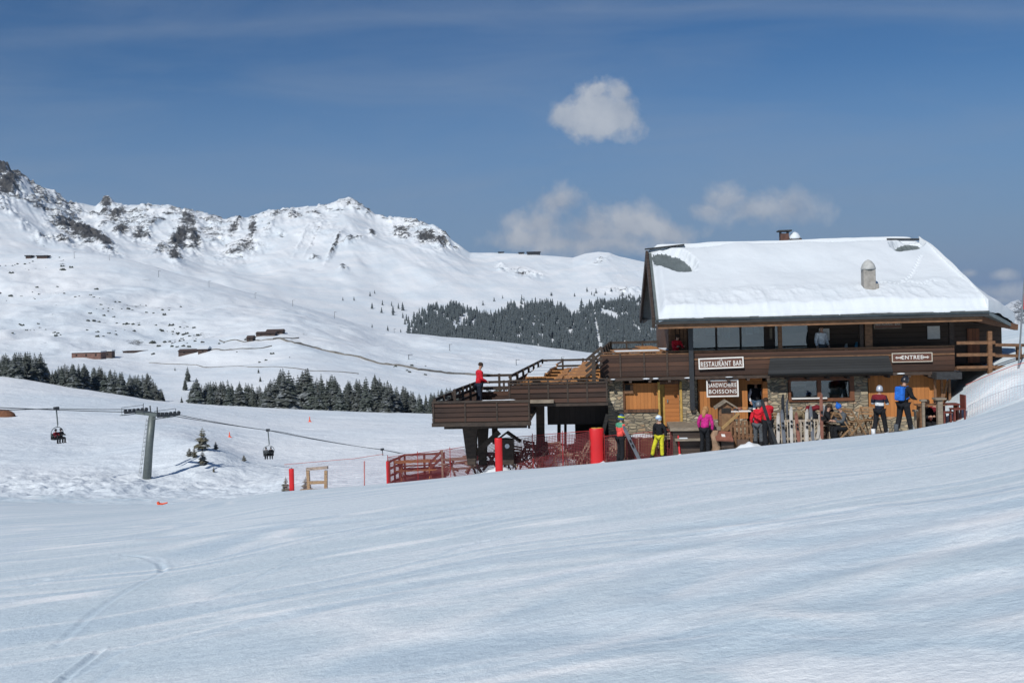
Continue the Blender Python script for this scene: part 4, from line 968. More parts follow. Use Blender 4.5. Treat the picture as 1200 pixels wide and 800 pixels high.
def pad(name,px0,px1,py0,py1,D,label,lean=0,flare=0,dark=True):
    c=W((px0+px1)/2,py1,D); t=W((px0+px1)/2,py0,D); w_=(px1-px0)/F*D; h=t.z-c.z
    e=empty(name,c,0,label,'crash pad')
    m=MB(); prof=[(w_/2*.96,0),(w_/2,h*.1),(w_/2*.97,h*.33),(w_/2*.985,h*.36),(w_/2*.97,h*.66),(w_/2*.99,h*.69),(w_/2*(1+flare),h*.97),(w_/2*(.9+flare),h)]
    m.lathe([(r,z-.1 if z==0 else z) for r,z in prof],n=18,sy=.55); m.build('padding',RP,e,smooth=True)
    m=MB(); m.tube([(0,0,-.1),(0,0,h+.03)],.04,8); m.build('pole',BK,e)
    if flare: m=MB(); m.lathe([(w_/2*.8,h-.02),(w_/2*.85,h+.015)],n=18,sy=.5); m.build('yellow_top',plain('yellow_foam',(.6,.4,.08),.8,.1),e)
    return e
pad('crash_pad',580.5,589.5,513,552,36.9,'slim red crash pad standing at the left end of the chair row')
pad('crash_pad',692.5,708,501.5,546,37.5,'wide bright red crash pad with a yellow top beside the stone corner',flare=.09)
pad('crash_pad',339,345,549,573,50.0,'small faded red pad beside the wooden frame, far left of the nets')
pad('crash_pad',453,457,540,568,44.6,'narrow red post pad at the foot of the wooden ramp railing')
# red ski pole marker
e=empty('marker_pole',gp(797,36.6),0,'thin red piste pole leaning in front of the grey platform','marker pole'); m=MB(); t_=W(794,502,36.9)-e.location; m.tube([(0,0,-.1),t_],.035,8); m.build('pole',RP,e); m=MB(); m.tube([(0,0,-.02),tuple(t_*.08)],.06,8); m.build('foot',WH,e)
e=empty('marker_pole',G(427,49),0,'thin pale red marker pole in the pink net','marker pole'); m=MB(); t_=W(427,540,49)-e.location; m.tube([(0,0,-.1),t_],.03,8); m.build('pole',plain('faded_red_pole',(.5,.15,.13),.6,.1),e)
# wooden ramp with railing left of the nets
rp_=G(457,45); e=empty('wooden_ramp',rp_,0,'dark red brown wooden ramp with three bar railing at the left end of the terrace','ramp')
RB=plain('red_brown_timber',(.13,.045,.03),.75,.4,5)
def rl(px,py,D): return W(px,py,D)-rp_
P_=[(456,541,45),(474,533,45.5),(520,531,45.5)]
m=MB()
for i in range(4):
    dz=-.31*i
    for p_,q_ in zip(P_[:-1],P_[1:]): m.beam(rl(*p_)+Vector((0,0,dz)),rl(*q_)+Vector((0,0,dz)),.05,.09)
m.build('rail',RB,e)
for p_ in ((456,541,45),(462,538,45.15),(468,535.5,45.3),(474,533,45.5),(497,532,45.5),(520,531,45.5)):
    m=MB(); m.beam(rl(*p_)+Vector((0,.05,.04)),rl(*p_)+Vector((0,.05,-1.35)),.09,.09); m.build('post',RB,e)
m=MB(); m.beam(rl(505,541,44.3),rl(518,528,43.8),.05,.09); m.beam(rl(505,548,44.3),rl(518,536,43.8),.05,.09); m.build('stair_rail',RB,e)
m=MB(); m.beam(rl(505,541,44.3)+Vector((0,0,.1)),rl(505,568,44.3),.08,.08); m.build('post',RB,e); m=MB(); m.beam(rl(518,527,43.8),rl(519,562,43.8),.08,.08); m.build('post',GWD,e)
m=MB(); q0=rl(458,570,45.2); q1=rl(522,558,43.2); m.add([q0,q0+Vector((2.4,-.6,.45)),q0+Vector((2.6,2.4,.5)),q0+Vector((.1,2.6,.0))]+[p-Vector((0,0,.12)) for p in (q0,q0+Vector((2.4,-.6,.45)),q0+Vector((2.6,2.4,.5)),q0+Vector((.1,2.6,.0)))],[(0,1,2,3),(7,6,5,4),(0,4,5,1),(1,5,6,2),(2,6,7,3),(3,7,4,0)]); m.build('ramp_floor',RB,e)
# wooden frame at the far left of the nets
fb=G(372,50); e=empty('gate_frame',fb,math.radians(-8),'weathered yellow wooden gate frame standing alone on the snow','wooden frame')
YW=plain('ochre_timber',(.33,.21,.09),.8,.3,5)
w2=22/F*50/2; ht=24/F*50
for s_ in (-1,1): m=MB(); m.beam((s_*w2*.92,0,-.2),(s_*w2,0,ht),.14,.14); m.build('post',YW,e)
m=MB(); m.beam((-w2*1.15,0,ht+.06),(w2*1.2,0,ht+.14),.2,.13); m.build('cross_beam',GWD,e); m=MB(); m.beam((-w2,.0,.4),(w2,.0,.42),.1,.14); m.build('cross_beam',YW,e)
m=MB(); m.beam((-w2*1.8,-.1,.02),(w2*1.8,-.1,.06),.2,.14); m.build('foot_beam',YW,e)
# small hut / wooden lamp house under the deck
hb_=toW(LS(592.5,-.6),-.6,LZ(531,592.5,-.6)); e=empty('wooden_nesting_hut',hb_,-TH,'small dark pitched roof wooden hut behind the slim red pad','hut')
w_=.62; h_=.55; m=MB(); m.box((-w_/2+.08,-.2,-.4),(w_/2-.08,.2,h_)); m.build('body',DT,e); m=MB(); m.lathe([(.09,-.0),(.09,.02)],(0,0,0),12); o=m.build('opening',SNF,e); o.location=(0,-.21,.3); o.rotation_euler=(PI/2,0,0)
for s_ in (-1,1): m=MB(); m.beam((0,0,h_+.28),(s_*.5,0,h_-.08),.5,.05,up=(0,1,0)) if False else m.add([(0,-.3,h_+.28),(0,.3,h_+.28),(s_*.5,.3,h_-.08),(s_*.5,-.3,h_-.08),(0,-.3,h_+.22),(0,.3,h_+.22),(s_*.5,.3,h_-.14),(s_*.5,-.3,h_-.14)],[(0,1,2,3),(7,6,5,4),(0,4,5,1),(1,5,6,2),(2,6,7,3),(3,7,4,0)]); m.build('roof_panel',DT,e)
# folding chairs and tables stacked behind the nets
C0=chair(GWD); TL=picnic(GWD,False,1.5); n=0
def put(proto,px,D,py,rz,lab_,cat,grp,rx=0,ry=0,name=None,sc=1):
    global _first
    o=copy_tree(proto); p=W(px,py,D); g=gz(p.x,p.y); o.location=(p.x,p.y,p.z); o.rotation_euler=(rx,ry,rz); o.scale=(sc,sc,sc)
    tag(o,lab_,cat,grp); return o
ch_spots=[(597,'at the slim red pad'),(605,'second from the slim red pad'),(615,'third from the slim red pad'),(624,'just left of the dark deck post'),(634,'in front of the dark deck post'),(645,'right of the dark deck post'),(655,'left of the snow heap'),(666,'beside the snow heap'),(676,'second from the wide red pad'),(686,'against the wide red pad')]
for i,(px,w_) in enumerate(ch_spots):
    put(C0,px,38.9+.5*(i%3),551-(px-590)*.062+random.uniform(-1,1),random.uniform(-2.2,2.2),f'weathered folding chair behind the red net, {w_}','chair','folding chairs stacked behind the nets',rx=random.choice((0,.0,.5,-.3)),ry=random.uniform(-.25,.25))
more=[(600,40.6),(611,41.2),(620,40.4),(631,40.9),(641,40.2),(652,41.0),(662,40.3),(671,40.9),(681,40.2),(689,40.7)]
for i,(px,D) in enumerate(more):
    o=put(C0,px,D,546-(px-600)*.06,random.uniform(-2.5,2.5),'weathered folding chair deep in the shade under the deck, second line behind the nets','chair','folding chairs in the shade under the deck',rx=random.choice((0,.5,-.4,1.2)),ry=random.uniform(-.3,.3))
for i,(px,D,w_) in enumerate(((640,41.5,'left of two, in the dark under the deck'),(682,41,'right of two, next to the stone corner'))):
    put(TL,px,D,543,.2+i,f'weathered picnic table behind the stacked chairs, {w_}','picnic table','weathered picnic tables under the deck')
for i,(px,D,py,w_) in enumerate(((487,44.8,560,'inside the ramp railing'),(541,42.5,558,'between the ramp and the slim red pad'),(566,42,554,'just left of the slim red pad'))):
    put(T1 if i==0 else TL,px,D,py,.1+.3*i,f'picnic table behind the dark red net, {w_}','picnic table','picnic tables on the snow left of the deck')
for i,(px,w_) in enumerate(((715,'beside the wide red pad'),(722,'behind the coral jacket skier'),(747,'between the two skiers'),(755,'left of the yellow trousers'),(787,'right of the yellow trousers'))):
    put(C0,px,37.9+.3*(i%2),545-(px-715)*.16,random.uniform(-2,2),f'folding chair tangled behind the red net, {w_}','chair','folding chairs below the stone wall',rx=random.choice((0,.6,-.4)),ry=random.uniform(-.3,.3))
for o in [C0,TL,T0,T1]:
    for c in list(o.children): bpy.data.objects.remove(c)
    bpy.data.objects.remove(o)
def lump(r):
    m=MB(); m.ell((0,0,0),r,18,12); k=random.random()*9
    m.v=[(x*(1+.25*math.sin(7*y+k+5*z)),y*(1+.2*math.sin(9*x+k)),z*(1+.35*math.sin(6*x+k)*math.cos(5*y))+.03*math.sin(23*x+k)) for x,y,z in m.v]; return m
m=lump((.55,.35,.25)); sh=m.build('snow_heap',SNF,smooth=True,loc=W(657,541,39.3)); tag(sh,'small heap of snow among the stacked chairs under the deck','snow heap')
m=lump((.55,.35,.24)); sh=m.build('snow_heap',SNF,smooth=True,loc=W(583,556,38.6)); tag(sh,'snow heap piled round the foot of the slim red pad','snow heap')
m=lump((.45,.3,.2)); sh=m.build('snow_heap',SNF,smooth=True,loc=W(709,549,37.2)); tag(sh,'snow heap at the foot of the wide red pad','snow heap')
m=lump((.5,.35,.2)); sh=m.build('snow_heap',SNF,smooth=True,loc=W(878,527,35.9)); tag(sh,'snow heap left of the skier in red at the serving hatch','snow heap')
# ================================================================ TREES
def leafm(name,c1,c2,c3=None,snowy=.3):
    m,nt,b=nmat(name); v=coords(nt); f=noise(nt,v,1.1,4,.7)
    oi=nt.nodes.new('ShaderNodeObjectInfo')
    c=mixc(nt,ramp(nt,f,[(.35,0.0),(.65,1.0)]),c1,c2)
    if c3 is not None: c=mixc(nt,mth(nt,'MULTIPLY',oi.outputs['Random'],.5),c,c3)
    ge=nt.nodes.new('ShaderNodeNewGeometry'); sz=nt.nodes.new('ShaderNodeSeparateXYZ'); nt.links.new(ge.outputs['Normal'],sz.inputs[0])
    sn2=noise(nt,coords(nt),6,3,.7); up=ramp(nt,mth(nt,'ADD',mth(nt,'ABSOLUTE',sz.outputs['Z']),mth(nt,'MULTIPLY',mth(nt,'SUBTRACT',sn2,.5),1.6)),[(.82,0.0),(1.0,1.0)])
    c=mixc(nt,mth(nt,'MULTIPLY',up,snowy),c,(.6,.65,.7))
    nt.links.new(c,b.inputs['Base Color']); b.inputs['Roughness'].default_value=.85; return m
LF=leafm('pine_needles',(.030,.042,.036),(.062,.075,.062),(.05,.05,.045)); LB=leafm('brownish_needles',(.06,.06,.035),(.12,.105,.06),(.07,.06,.04))
BKm=plain('bark',(.07,.05,.04),.9,.3)
def pine_crown(seed,H=1.0,dense=1.0,ragged=.3):
    r=random.Random(seed); mb=MB(); n=int(15*dense); lean=(r.uniform(-.02,.02),r.uniform(-.02,.02))
    base=r.uniform(.04,.12)
    for i in range(n):
        f=i/(n-1); z=base+(1-base)*f; R_=(.23*(1-f)**.72+.012)*r.uniform(1-ragged,1+ragged*.5)
        k=max(4,int(9*(1-f)+4)); a0=r.random()*6.28
        for j in range(k):
            a=a0+2*PI*j/k+r.uniform(-.25,.25); rr=R_*r.uniform(.65,1.12)
            if r.random()<.08: continue
            cx,cy=lean[0]*f,lean[1]*f; d=Vector((math.cos(a),math.sin(a),0)); s_=Vector((-d.y,d.x,0)); w_=rr*r.uniform(.28,.42)+.008
            p0=Vector((cx,cy,z)); up=.028*(1-f)+.012; tip=p0+d*rr+Vector((0,0,-rr*r.uniform(.15,.5)))
            mid_=p0+d*rr*.55+Vector((0,0,-rr*.08))
            th=Vector((0,0,rr*.16+.008))
            vs=[p0+Vector((0,0,up)),mid_+s_*w_+Vector((0,0,-.01)),tip,mid_-s_*w_+Vector((0,0,-.01)),mid_+th,mid_-th*1.3]
            mb.add([v*H for v in vs],[(0,1,4),(1,2,4),(2,3,4),(3,0,4),(0,5,1),(1,5,2),(2,5,3),(3,5,0)])
    # leader
    mb.add([Vector((lean[0]-.008,lean[1],.95))*H,Vector((lean[0]+.008,lean[1],.95))*H,Vector((lean[0],lean[1]+.008,.95))*H,Vector((lean[0],lean[1],1.04))*H],[(0,1,3),(1,2,3),(2,0,3)])
    return mb
CM=[];TM=[]
for i in range(7):
    o=pine_crown(50+i,1.0,1.0+.2*(i%2),.25+.08*(i%3)).build('crown',LF); CM.append(o.data); bpy.data.objects.remove(o)
o=MB().tube([(0,0,-.06),(0,0,.3),(0,0,.95)],[.018,.014,.003],6).build('trunk',BKm); TM.append(o.data); bpy.data.objects.remove(o)
def pine(p,h,label,group,name='pine_tree',wide=1.0,cm=None,parts=True,cat='pine tree',lm=None):
    e=empty(name,p,random.random()*6.28,label,cat,group); e.scale=(h*wide,h*wide,h)
    c=bpy.data.objects.new('crown',cm or random.choice(CM)); COL.objects.link(c); c.parent=e
    t=bpy.data.objects.new('trunk',TM[0]); COL.objects.link(t); t.parent=e
    return e
def hillpt(px,py,far=True,D0=330,D1=1290):
    ds=np.linspace(D0,D1,900); a_,b_=un(px,py); zz=hgt(a_*ds,ds)-b_*ds; sg=np.where(np.diff(np.sign(zz))!=0)[0]
    D=ds[sg[-1 if far else 0]] if len(sg) else np.interp(py,[330,440],[1000,520]); x=a_*D; return Vector((x,D,gz(x,D)))
# near forest: two clumps on the far side of the piste
cand=[]
def forest(px0,px1,D0,D1,n,topf,hf,seed):
    r=random.Random(seed); out=[]; tries=0
    while len(out)<n and tries<n*60:
        tries+=1; px=px0+(px1-px0)*((len(out)*.6180339+r.random()*.03)%1.0); D=D0+(D1-D0)*r.random()**1.4
        g=G(px,D); h=hf*r.choice((.6,.8,.95,1.05,1.15))*r.uniform(.85,1.1); X_,Y_,Z_=g
        qx,qy=proj(X_,Y_,Z_+h)
        tp=topf(px)-1+r.random()**2*9
        if qy<tp: h=h-(tp-qy)/F*D*1.0
        if h<4.5: continue
        qy=proj(X_,Y_,Z_+h)[1]
        q2=proj(X_,Y_,Z_)[1]
        out.append((g,h,px,D,qy))
    return out
topL=lambda px: np.interp(px,[-80,0,20,50,58,75,90,115,140,160,172,182,195],[412,415,414,413,436,427,427,428,436,440,436,449,462])
topR=lambda px: np.interp(px,[222,232,240,270,300,310,325,332,345,360,372,390,400,412,425,440,452,470,480,500,520,560,640],[450,444,448,446,450,455,436,432,434,433,440,438,448,446,444,438,446,452,456,462,456,452,452])
FA=forest(-60,193,303,420,124,topL,13.5,1); FB=forest(226,610,306,430,188,topR,12.5,2)
def side(v,a,b,c): return a if v<.33 else b if v<.66 else c
kk=0
for lst,wh in ((FA,'left'),(FB,'right')):
    for (g,h,px,D,qy) in lst:
        if wh=='left': lb='dark snow dusted pine in the dense wood at the far left of the piste edge'; gr='pines of the left wood'
        else: lb='dark pine in the long wood across the piste, right of the lift tower'; gr='pines of the long wood'
        pine(g,h,lb,gr,wide=random.uniform(1.15,2.0))
singles=[(220,447,335,430,'pine standing alone above the gap between the two woods'),(217,457,325,443,'pine just below the lone pine in the gap of the woods'),(225,469,320,462,'very small pine at the left foot of the long wood'),(205,434,500,431,'tiny pine on the snow above the gap'),(303,437,480,432,'tiny lone pine above the long wood, left one'),(305,447,430,441,'tiny lone pine just above the long wood, right one'),(213,478,308,471,'little pine at the piste edge right of the tower, leftmost'),(221,478,308,473,'little pine at the piste edge right of the tower, rightmost')]
for px,pyb,D,pyt,lb in singles:
    g=hillpt(px,pyb,True,300,700) if pyb<472 else G(px,D); h=(pyb-pyt)/F*g.y+.3
    pine(g,max(h,1.0),lb,'lone pines by the woods',wide=1.2)
# small pines on the snow mound by the tower
ms=[(237,521,497,112,'bushiest of the small pines on the snow mound right of the lift tower',1.5),(222,517,508,110,'round brownish pine bush left on the mound, behind the tallest',1.9),(228,529,518,109,'low pine bush below the tallest one on the mound',1.4),(253,526,517,114,'small dark pine at the right shoulder of the mound',1.3),(238,545,530,106,'lowest full pine bush on the face of the mound',1.6),(250.5,556,550,104,'tiny dark shoot low on the mound',1.0),(286,537,530,115,'snow capped shrub at the end of the mound',1.7),(359,560,543,52.5,'young pine right behind the wooden frame',1.5),(364,564,556,51.5,'tiny pine at the right foot of the wooden frame',1.4),(335,570,553,52,'small pine behind the faded red pad',1.2)]
o=pine_crown(91,1,.9,.5).build('crown',LB); BM1=o.data; bpy.data.objects.remove(o)
for px,pyb,pyt,D,lb,wd in ms:
    g=G(px,D); pine(g,(pyb-pyt)/F*D*1.12,lb,'small pines near the lift',name='small_pine',wide=wd*1.25,cm=BM1)
# scrub dots on the middle slope
def bush_mesh(seed):
    r=random.Random(seed); mb=MB()
    for i in range(5): 
        c=(r.uniform(-.5,.5),r.uniform(-.4,.4),r.uniform(.05,.35)); mb.ell(c,(r.uniform(.25,.5),r.uniform(.2,.4),r.uniform(.2,.42)),7,5)
    mb.v=[(x+r.uniform(-.09,.09),y+r.uniform(-.09,.09),z+r.uniform(-.09,.09)) for x,y,z in mb.v]
    o=mb.build('bush',LF); d=o.data; bpy.data.objects.remove(o); return d
BU=[bush_mesh(i) for i in range(4)]
dots=[(67,336,2.5),(25,347,2),(38,342,2),(88,348,2.5),(93,347,2),(110,348,3),(118,357,3),(121,362,2),(127,361,2),(132,362,2),(135,354,3),(140,354,3),(150,362,4),(155,363,2),(171,358,2.5),(192,369,4.5),(180,367,2.5),(201,381,5.5),(145,380,4),(137,379,2.5),(103,376,4),(110,376,5),(116,377,3.5),(149,380,5),(156,380,4),(163,381,3.5),(188,386,4),(190,388,4),(183,381,2.5),(26,381,4),(23,380,3),(45,379,3),(47,385,4),(31,387,3),(64,389,4),(68,391,3.5),(71,392,2),(115,389,4),(121,394,2.5),(136,392,3),(179,402,7),(186,406,5),(193,401,5),(202,406,4),(207,407,3.5),(213,400,6),(215,405,5),(208,391,4),(215,392,4),(219,391,5),(222,394,3.5),(180,415,4),(288,398,4),(292,400,5),(477,434,3),(480,436,4),(498,439,3.5)]
rb=random.Random(12)
for (cx,cy,rx,ry,n_) in ((60,345,60,12,12),(150,365,60,14,14),(205,398,26,10,16),(120,390,60,10,8),(28,313,30,6,12),(78,310,12,8,6),(250,400,40,8,8),(215,385,18,8,8),(330,412,90,10,5),(30,385,30,6,6),(450,432,60,6,4)):
    for _ in range(n_): dots.append((cx+rb.gauss(0,.55)*rx,cy+rb.gauss(0,.55)*ry,rb.choice((1.3,1.6,2,2.6,3.4,4.5))))
for i,(px,py,sz) in enumerate(dots):
    # find the hillside point seen at this pixel
    lo_,hi_=None,None; ds=np.linspace(330,1290,500); a_,b_=un(px,py); zz=hgt(a_*ds,ds)-b_*ds; sg=np.where(np.diff(np.sign(zz))!=0)[0]
    if not len(sg): continue
    D=ds[sg[-1]]; x=a_*D; s_=sz/F*D*.72
    o=bpy.data.objects.new('bush',BU[i%4]); COL.objects.link(o); o.location=(x,D,gz(x,D)-.1*s_); o.scale=(s_*1.2,s_,s_*1.1); o.rotation_euler=(0,0,i)
    tag(o,'dark scrub bush poking through the snow of the middle slope','bush','scrub bushes on the middle slope')
# far wood on the flank of the range: nobody could count it
rF=np.random.RandomState(5); V_=[];F_=[]; 
def bil(A,i,j): 
    i0=np.clip(i.astype(int),0,A.shape[0]-2); j0=np.clip(j.astype(int),0,A.shape[1]-2); fi=i-i0; fj=j-j0
    return (A[i0,j0]*(1-fi)+A[i0+1,j0]*fi)*(1-fj)+(A[i0,j0+1]*(1-fi)+A[i0+1,j0+1]*fi)*fj
jc=lambda p: np.interp(p,pc,np.arange(len(pc)))
N=60000; pp=rF.uniform(395,860,N); ww=rF.uniform(0,.62,N); I=ww*299; J=jc(pp)
xs=bil(RMX,I,J); ds_=bil(RMD,I,J); zs=bil(RMZ,I,J); qx,qy=projA(xs,ds_,zs)
top=np.interp(qx,[395,470,480,500,507,520,530,552,575,587,592,603,620,655,662,669,673,676,680,690,700,722,728,740,757,860],[380,379,371,366,362,364,358,368,372,368,362,360,356,358,362,372,376,372,362,362,356,356,355,354,352,352])
sn_=fbm(qx*.09,qy*.16,4,401); 
dens=np.where(qy>top+rF.normal(0,1.5,N),1.0,0)*np.interp(qx,[468,480,512],[.02,.12,1.0])*np.where(sn_>.34,.06,1)
lane=np.interp(qy,[360,412],[695.5,704]); dens=np.where(np.abs(qx-lane)<1.8*(.5+(qy-355)/60),0,dens)
for (cx_,cy_,rx_,ry_,ro_) in ((712,368,9,4,20),(722,372,7,3,25),(746,384,6,2.2,35),(772,392,13,3.5,35),(540,378,3,8,20),(533,383,2.5,7,-10),(643,377,3,2.5,0),(625,385,2,3,0),(555,380,3,5,30),(545,372,2.5,4,0),(752,360,8,3,20)):
    th=math.radians(ro_); dx=qx-cx_; dy=qy-cy_; u=dx*math.cos(th)+dy*math.sin(th); v=-dx*math.sin(th)+dy*math.cos(th); dens=np.where((u/rx_)**2+(v/ry_)**2<1,0,dens)
for (cx_,cy_,rx_,ry_,dn) in ((430,352,16,6,.10),(400,350,20,5,.05),(448,362,20,6,.12),(470,368,12,7,.25),(430,345,10,4,.1),(700,341,40,5,.06),(735,336,28,3,.12),(725,342,20,2,.25),(690,345,30,3,.1),(608,352,30,4,.08),(560,350,40,8,.03),(655,345,12,3,.2),(750,350,30,6,.3)):
    dens=np.maximum(dens,np.where(((qx-cx_)/rx_)**2+((qy-cy_)/ry_)**2<1,dn*.25,0))
ok=(rF.rand(N)<dens*.95)
xs,ds_,zs,qy=xs[ok],ds_[ok],zs[ok],qy[ok]
sel=rF.permutation(len(xs))[:7500]; cnt=0
tpl=[]
for i in range(5):
    r=random.Random(i); vs=[];fs=[]
    for t_ in range(4):
        z=.08+.24*t_; R_=.26*(1-t_*.24)+.02; k=6; a0=r.random()*6; o=len(vs)
        for j in range(k): a=a0+2*PI*j/k; q=R_*(r.uniform(.65,1.2)); vs.append((q*math.cos(a),q*math.sin(a),z+r.uniform(-.04,.04)))
        vs.append((0,0,z+.36)); fs+=[(o+j,o+(j+1)%k,o+k) for j in range(k)]
    tpl.append((np.array(vs),np.array(fs)))
VV=[];FF=[];off=0
for c_,i in enumerate(sel):
    t_=tpl[c_%5]; h=rF.uniform(9,15)*(1.0 if qy[i]>356 else .7); a=rF.rand()*6; ca,sa=math.cos(a),math.sin(a); v=t_[0]*h; wd=rF.uniform(.8,1.25)
    VV.append(np.stack([(v[:,0]*ca-v[:,1]*sa)*wd+xs[i],(v[:,0]*sa+v[:,1]*ca)*wd+ds_[i],v[:,2]+zs[i]-.5],1)); FF.append(t_[1]+off); off+=len(v)
VV=np.concatenate(VV);FF=np.concatenate(FF); me=bpy.data.meshes.new('far_wood'); me.vertices.add(len(VV)); me.vertices.foreach_set('co',VV.reshape(-1)); me.loops.add(len(FF)*3); me.loops.foreach_set('vertex_index',FF.reshape(-1)); me.polygons.add(len(FF)); me.polygons.foreach_set('loop_start',np.arange(0,len(FF)*3,3)); me.polygons.foreach_set('loop_total',np.full(len(FF),3)); me.update(calc_edges=True)
me.materials.append(leafm('far_needles',(.035,.05,.055),(.07,.088,.092),None,.15)); o=bpy.data.objects.new('far_wood',me); COL.objects.link(o); tag(o,'grey green conifer wood covering the flank of the mountain behind the deck','wood',kind='stuff')
# ================================================================ TRACK AND HILL BUILDINGS
TRK=plain('bare_earth_track',(.15,.14,.125),.95,.3,.3)
def strip(name,pts,hw,label=None,kind=None,up=.0):
    P=[hillpt(*p) for p in pts]; m=MB(); n=[]
    fine=[]
    for a_,b_ in zip(P[:-1],P[1:]):
        for j in range(8): q=a_.lerp(b_,j/8); fine.append(q)
    fine.append(P[-1])
    vs=[];fs=[]
    for i,q in enumerate(fine):
        h=hw*(.75+.5*vnoise(np.array([i*.6]),np.array([3.]),7)[0])
        z=gz(q.x,q.y); vs+=[(q.x,q.y-.6,z-1.0),(q.x,q.y-.3,z+h),(q.x,q.y+1.5,z+h),(q.x,q.y+1.8,z-1.0)]
    for i in range(len(fine)-1):
        for k_ in range(3): fs.append((4*i+k_,4*i+4+k_,4*i+5+k_,4*i+1+k_))
    m.add(vs,fs); o=m.build(name,TRK)
    if kind: o['kind']=kind
    else: tag(o,label,'wall')
    return o
strip('track',[(320,397.5),(345,402),(370,408),(400,415),(430,422),(460,428),(490,433.5),(520,437),(545,438.5),(580,441)],.95,kind='structure')
strip('track',[(237,411.5),(262,410.5),(290,408.5),(318,405.5)],.5,kind='structure')
strip('track',[(257,398.8),(285,400.5),(300,399),(320,398),(350,396)],.6,kind='structure')
strip('track',[(175,425),(230,427),(300,430),(360,434),(420,438)],.22,kind='structure')
RBW=plain('hut_dark_wood',(.065,.042,.034),.85,.3,.6); RST=plain('rusty_wall',(.16,.09,.07),.9,.3,.5)
def hut(px0,px1,pyt,pyb,label,name='mountain_hut',mats=RBW,roofsnow=True,deep=8,chim=False,flat=False):
    c=hillpt((px0+px1)/2,pyb); D=c.y; w_=(px1-px0)/F*D; h=(pyb-pyt)/F*D; e=empty(name,c,0,label,'hut')
    m=MB(); m.box((-w_/2,0,-2),(w_/2,deep,h*.72)); m.build('wall',mats,e)
    m=MB()
    if flat: m.box((-w_/2-.3,-.6,h*.72),(w_/2+.3,deep+.3,h*.86))
    else: m.add([(-w_/2-.4,-.8,h*.68),(w_/2+.4,-.8,h*.68),(w_/2+.4,deep/2,h*1.15),(-w_/2-.4,deep/2,h*1.15),(-w_/2-.4,deep+.8,h*.68),(w_/2+.4,deep+.8,h*.68)],[(0,1,2,3),(3,2,5,4),(0,3,4),(1,5,2)])
    m.build('roof',SNF if roofsnow else RBW,e)
    for k_ in range(max(1,int(w_/5))):
        m=MB(); x=-w_/2+(k_+.5)*w_/max(1,int(w_/5)); m.box((x-.5,-.05,h*.2),(x+.5,.02,h*.5)); m.build('window',IN,e)
    return e
hut(84,118,410.5,419,'long low brown lodge with a flat snowy roof above the left wood',mats=RST,flat=True)
hut(100,131,409,418.5,'darker right hand wing of the long brown lodge',mats=RBW,flat=True,deep=5)
hut(209,236,409.5,414.5,'low dark hut under the scrubby knoll, left of the track',roofsnow=False)
hut(232,243,406.5,413.5,'small gabled dark hut joined to the right end of the low one')
hut(300,322,389,393.5,'dark low hut at the top of the earth track',roofsnow=False)
hut(312,331,386.5,392,'small peaked hut right above the top of the track',roofsnow=False)
hut(289,296,394,400,'tiny dark cabin left of the top of the track',roofsnow=False)
hut(144,168,410.5,413.5,'low retaining shed right of the long lodge',roofsnow=False,flat=True)
# skyline restaurant and station on the range
def rangept(px):
    j=int(round(float(jc(np.array([px]))[0]))); i=int(np.argmax(proj_y_col(j)*-1)); return Vector((RMX[i,j],RMD[i,j],RMZ[i,j]))
def proj_y_col(j): return projA(RMX[:300,j],RMD[:300,j],RMZ[:300,j])[1]
for px,wp,hp,lb in ((625,15,3.4,'small dark mountain restaurant on the skyline left of the snowy hump'),(610,6,2,'tiny dark shed on the skyline left of the restaurant'),(586,6,1.5,'tiny cabin far left on the same skyline')):
    p=rangept(px); D=p.y; w_=wp/F*D; h=hp/F*D; e=empty('mountain_hut',p,0,lb,'hut'); m=MB(); m.box((-w_/2,-5,-3),(w_/2,8,h*.65)); m.build('wall',BK,e); m=MB(); m.add([(-w_/2-2,-7,h*.6),(w_/2+2,-7,h*.6),(w_/2+2,2,h*1.1),(-w_/2-2,2,h*1.1),(-w_/2-2,11,h*.6),(w_/2+2,11,h*.6)],[(0,1,2,3),(3,2,5,4),(0,3,4),(1,5,2)]); m.build('roof',BK,e)
c=hillpt(49,300.5); 
for px,lb,wp in ((49,'dark lift station on the crest of the middle slope, far left',12),(33,'small hut just left of the crest lift station',6)):
    c=hillpt(px,303,True,900,1320); D=c.y; w_=wp/F*D; h=4/F*D; e=empty('lift_station',c,0,lb,'station'); m=MB(); m.box((-w_/2,0,-3),(w_/2,8,h*.7)); m.build('wall',RBW,e); m=MB(); m.box((-w_/2-1,-1,h*.7),(w_/2+1,9,h)); m.build('roof',BK,e)
# drag lift pylons on the hill
PM=plain('pylon_grey',(.13,.14,.15),.6,.1,4,.3)
for i,(px,py,hp) in enumerate(((128,305,7),(186,325,8),(245,337,8),(299,350,7),(343,359,7.5),(392,373,8),(462,393,8),(527,411,8),(605,428,7),(87,303,8),(658,424,6),(479,421,6))):
    c=hillpt(px,py); D=c.y; h=hp/F*D; e=empty('lift_pylon',c,0.3,'slim grey T shaped drag lift pylon on the middle slope','pylon','drag lift pylons on the middle slope')
    m=MB(); m.tube([(0,0,-1),(0,0,h)],[.30,.22],6); m.build('pole',PM,e); m=MB(); m.box((-.3,-.15,h-.5),(2.6,.15,h-.15)); m.build('cross_arm',PM,e)
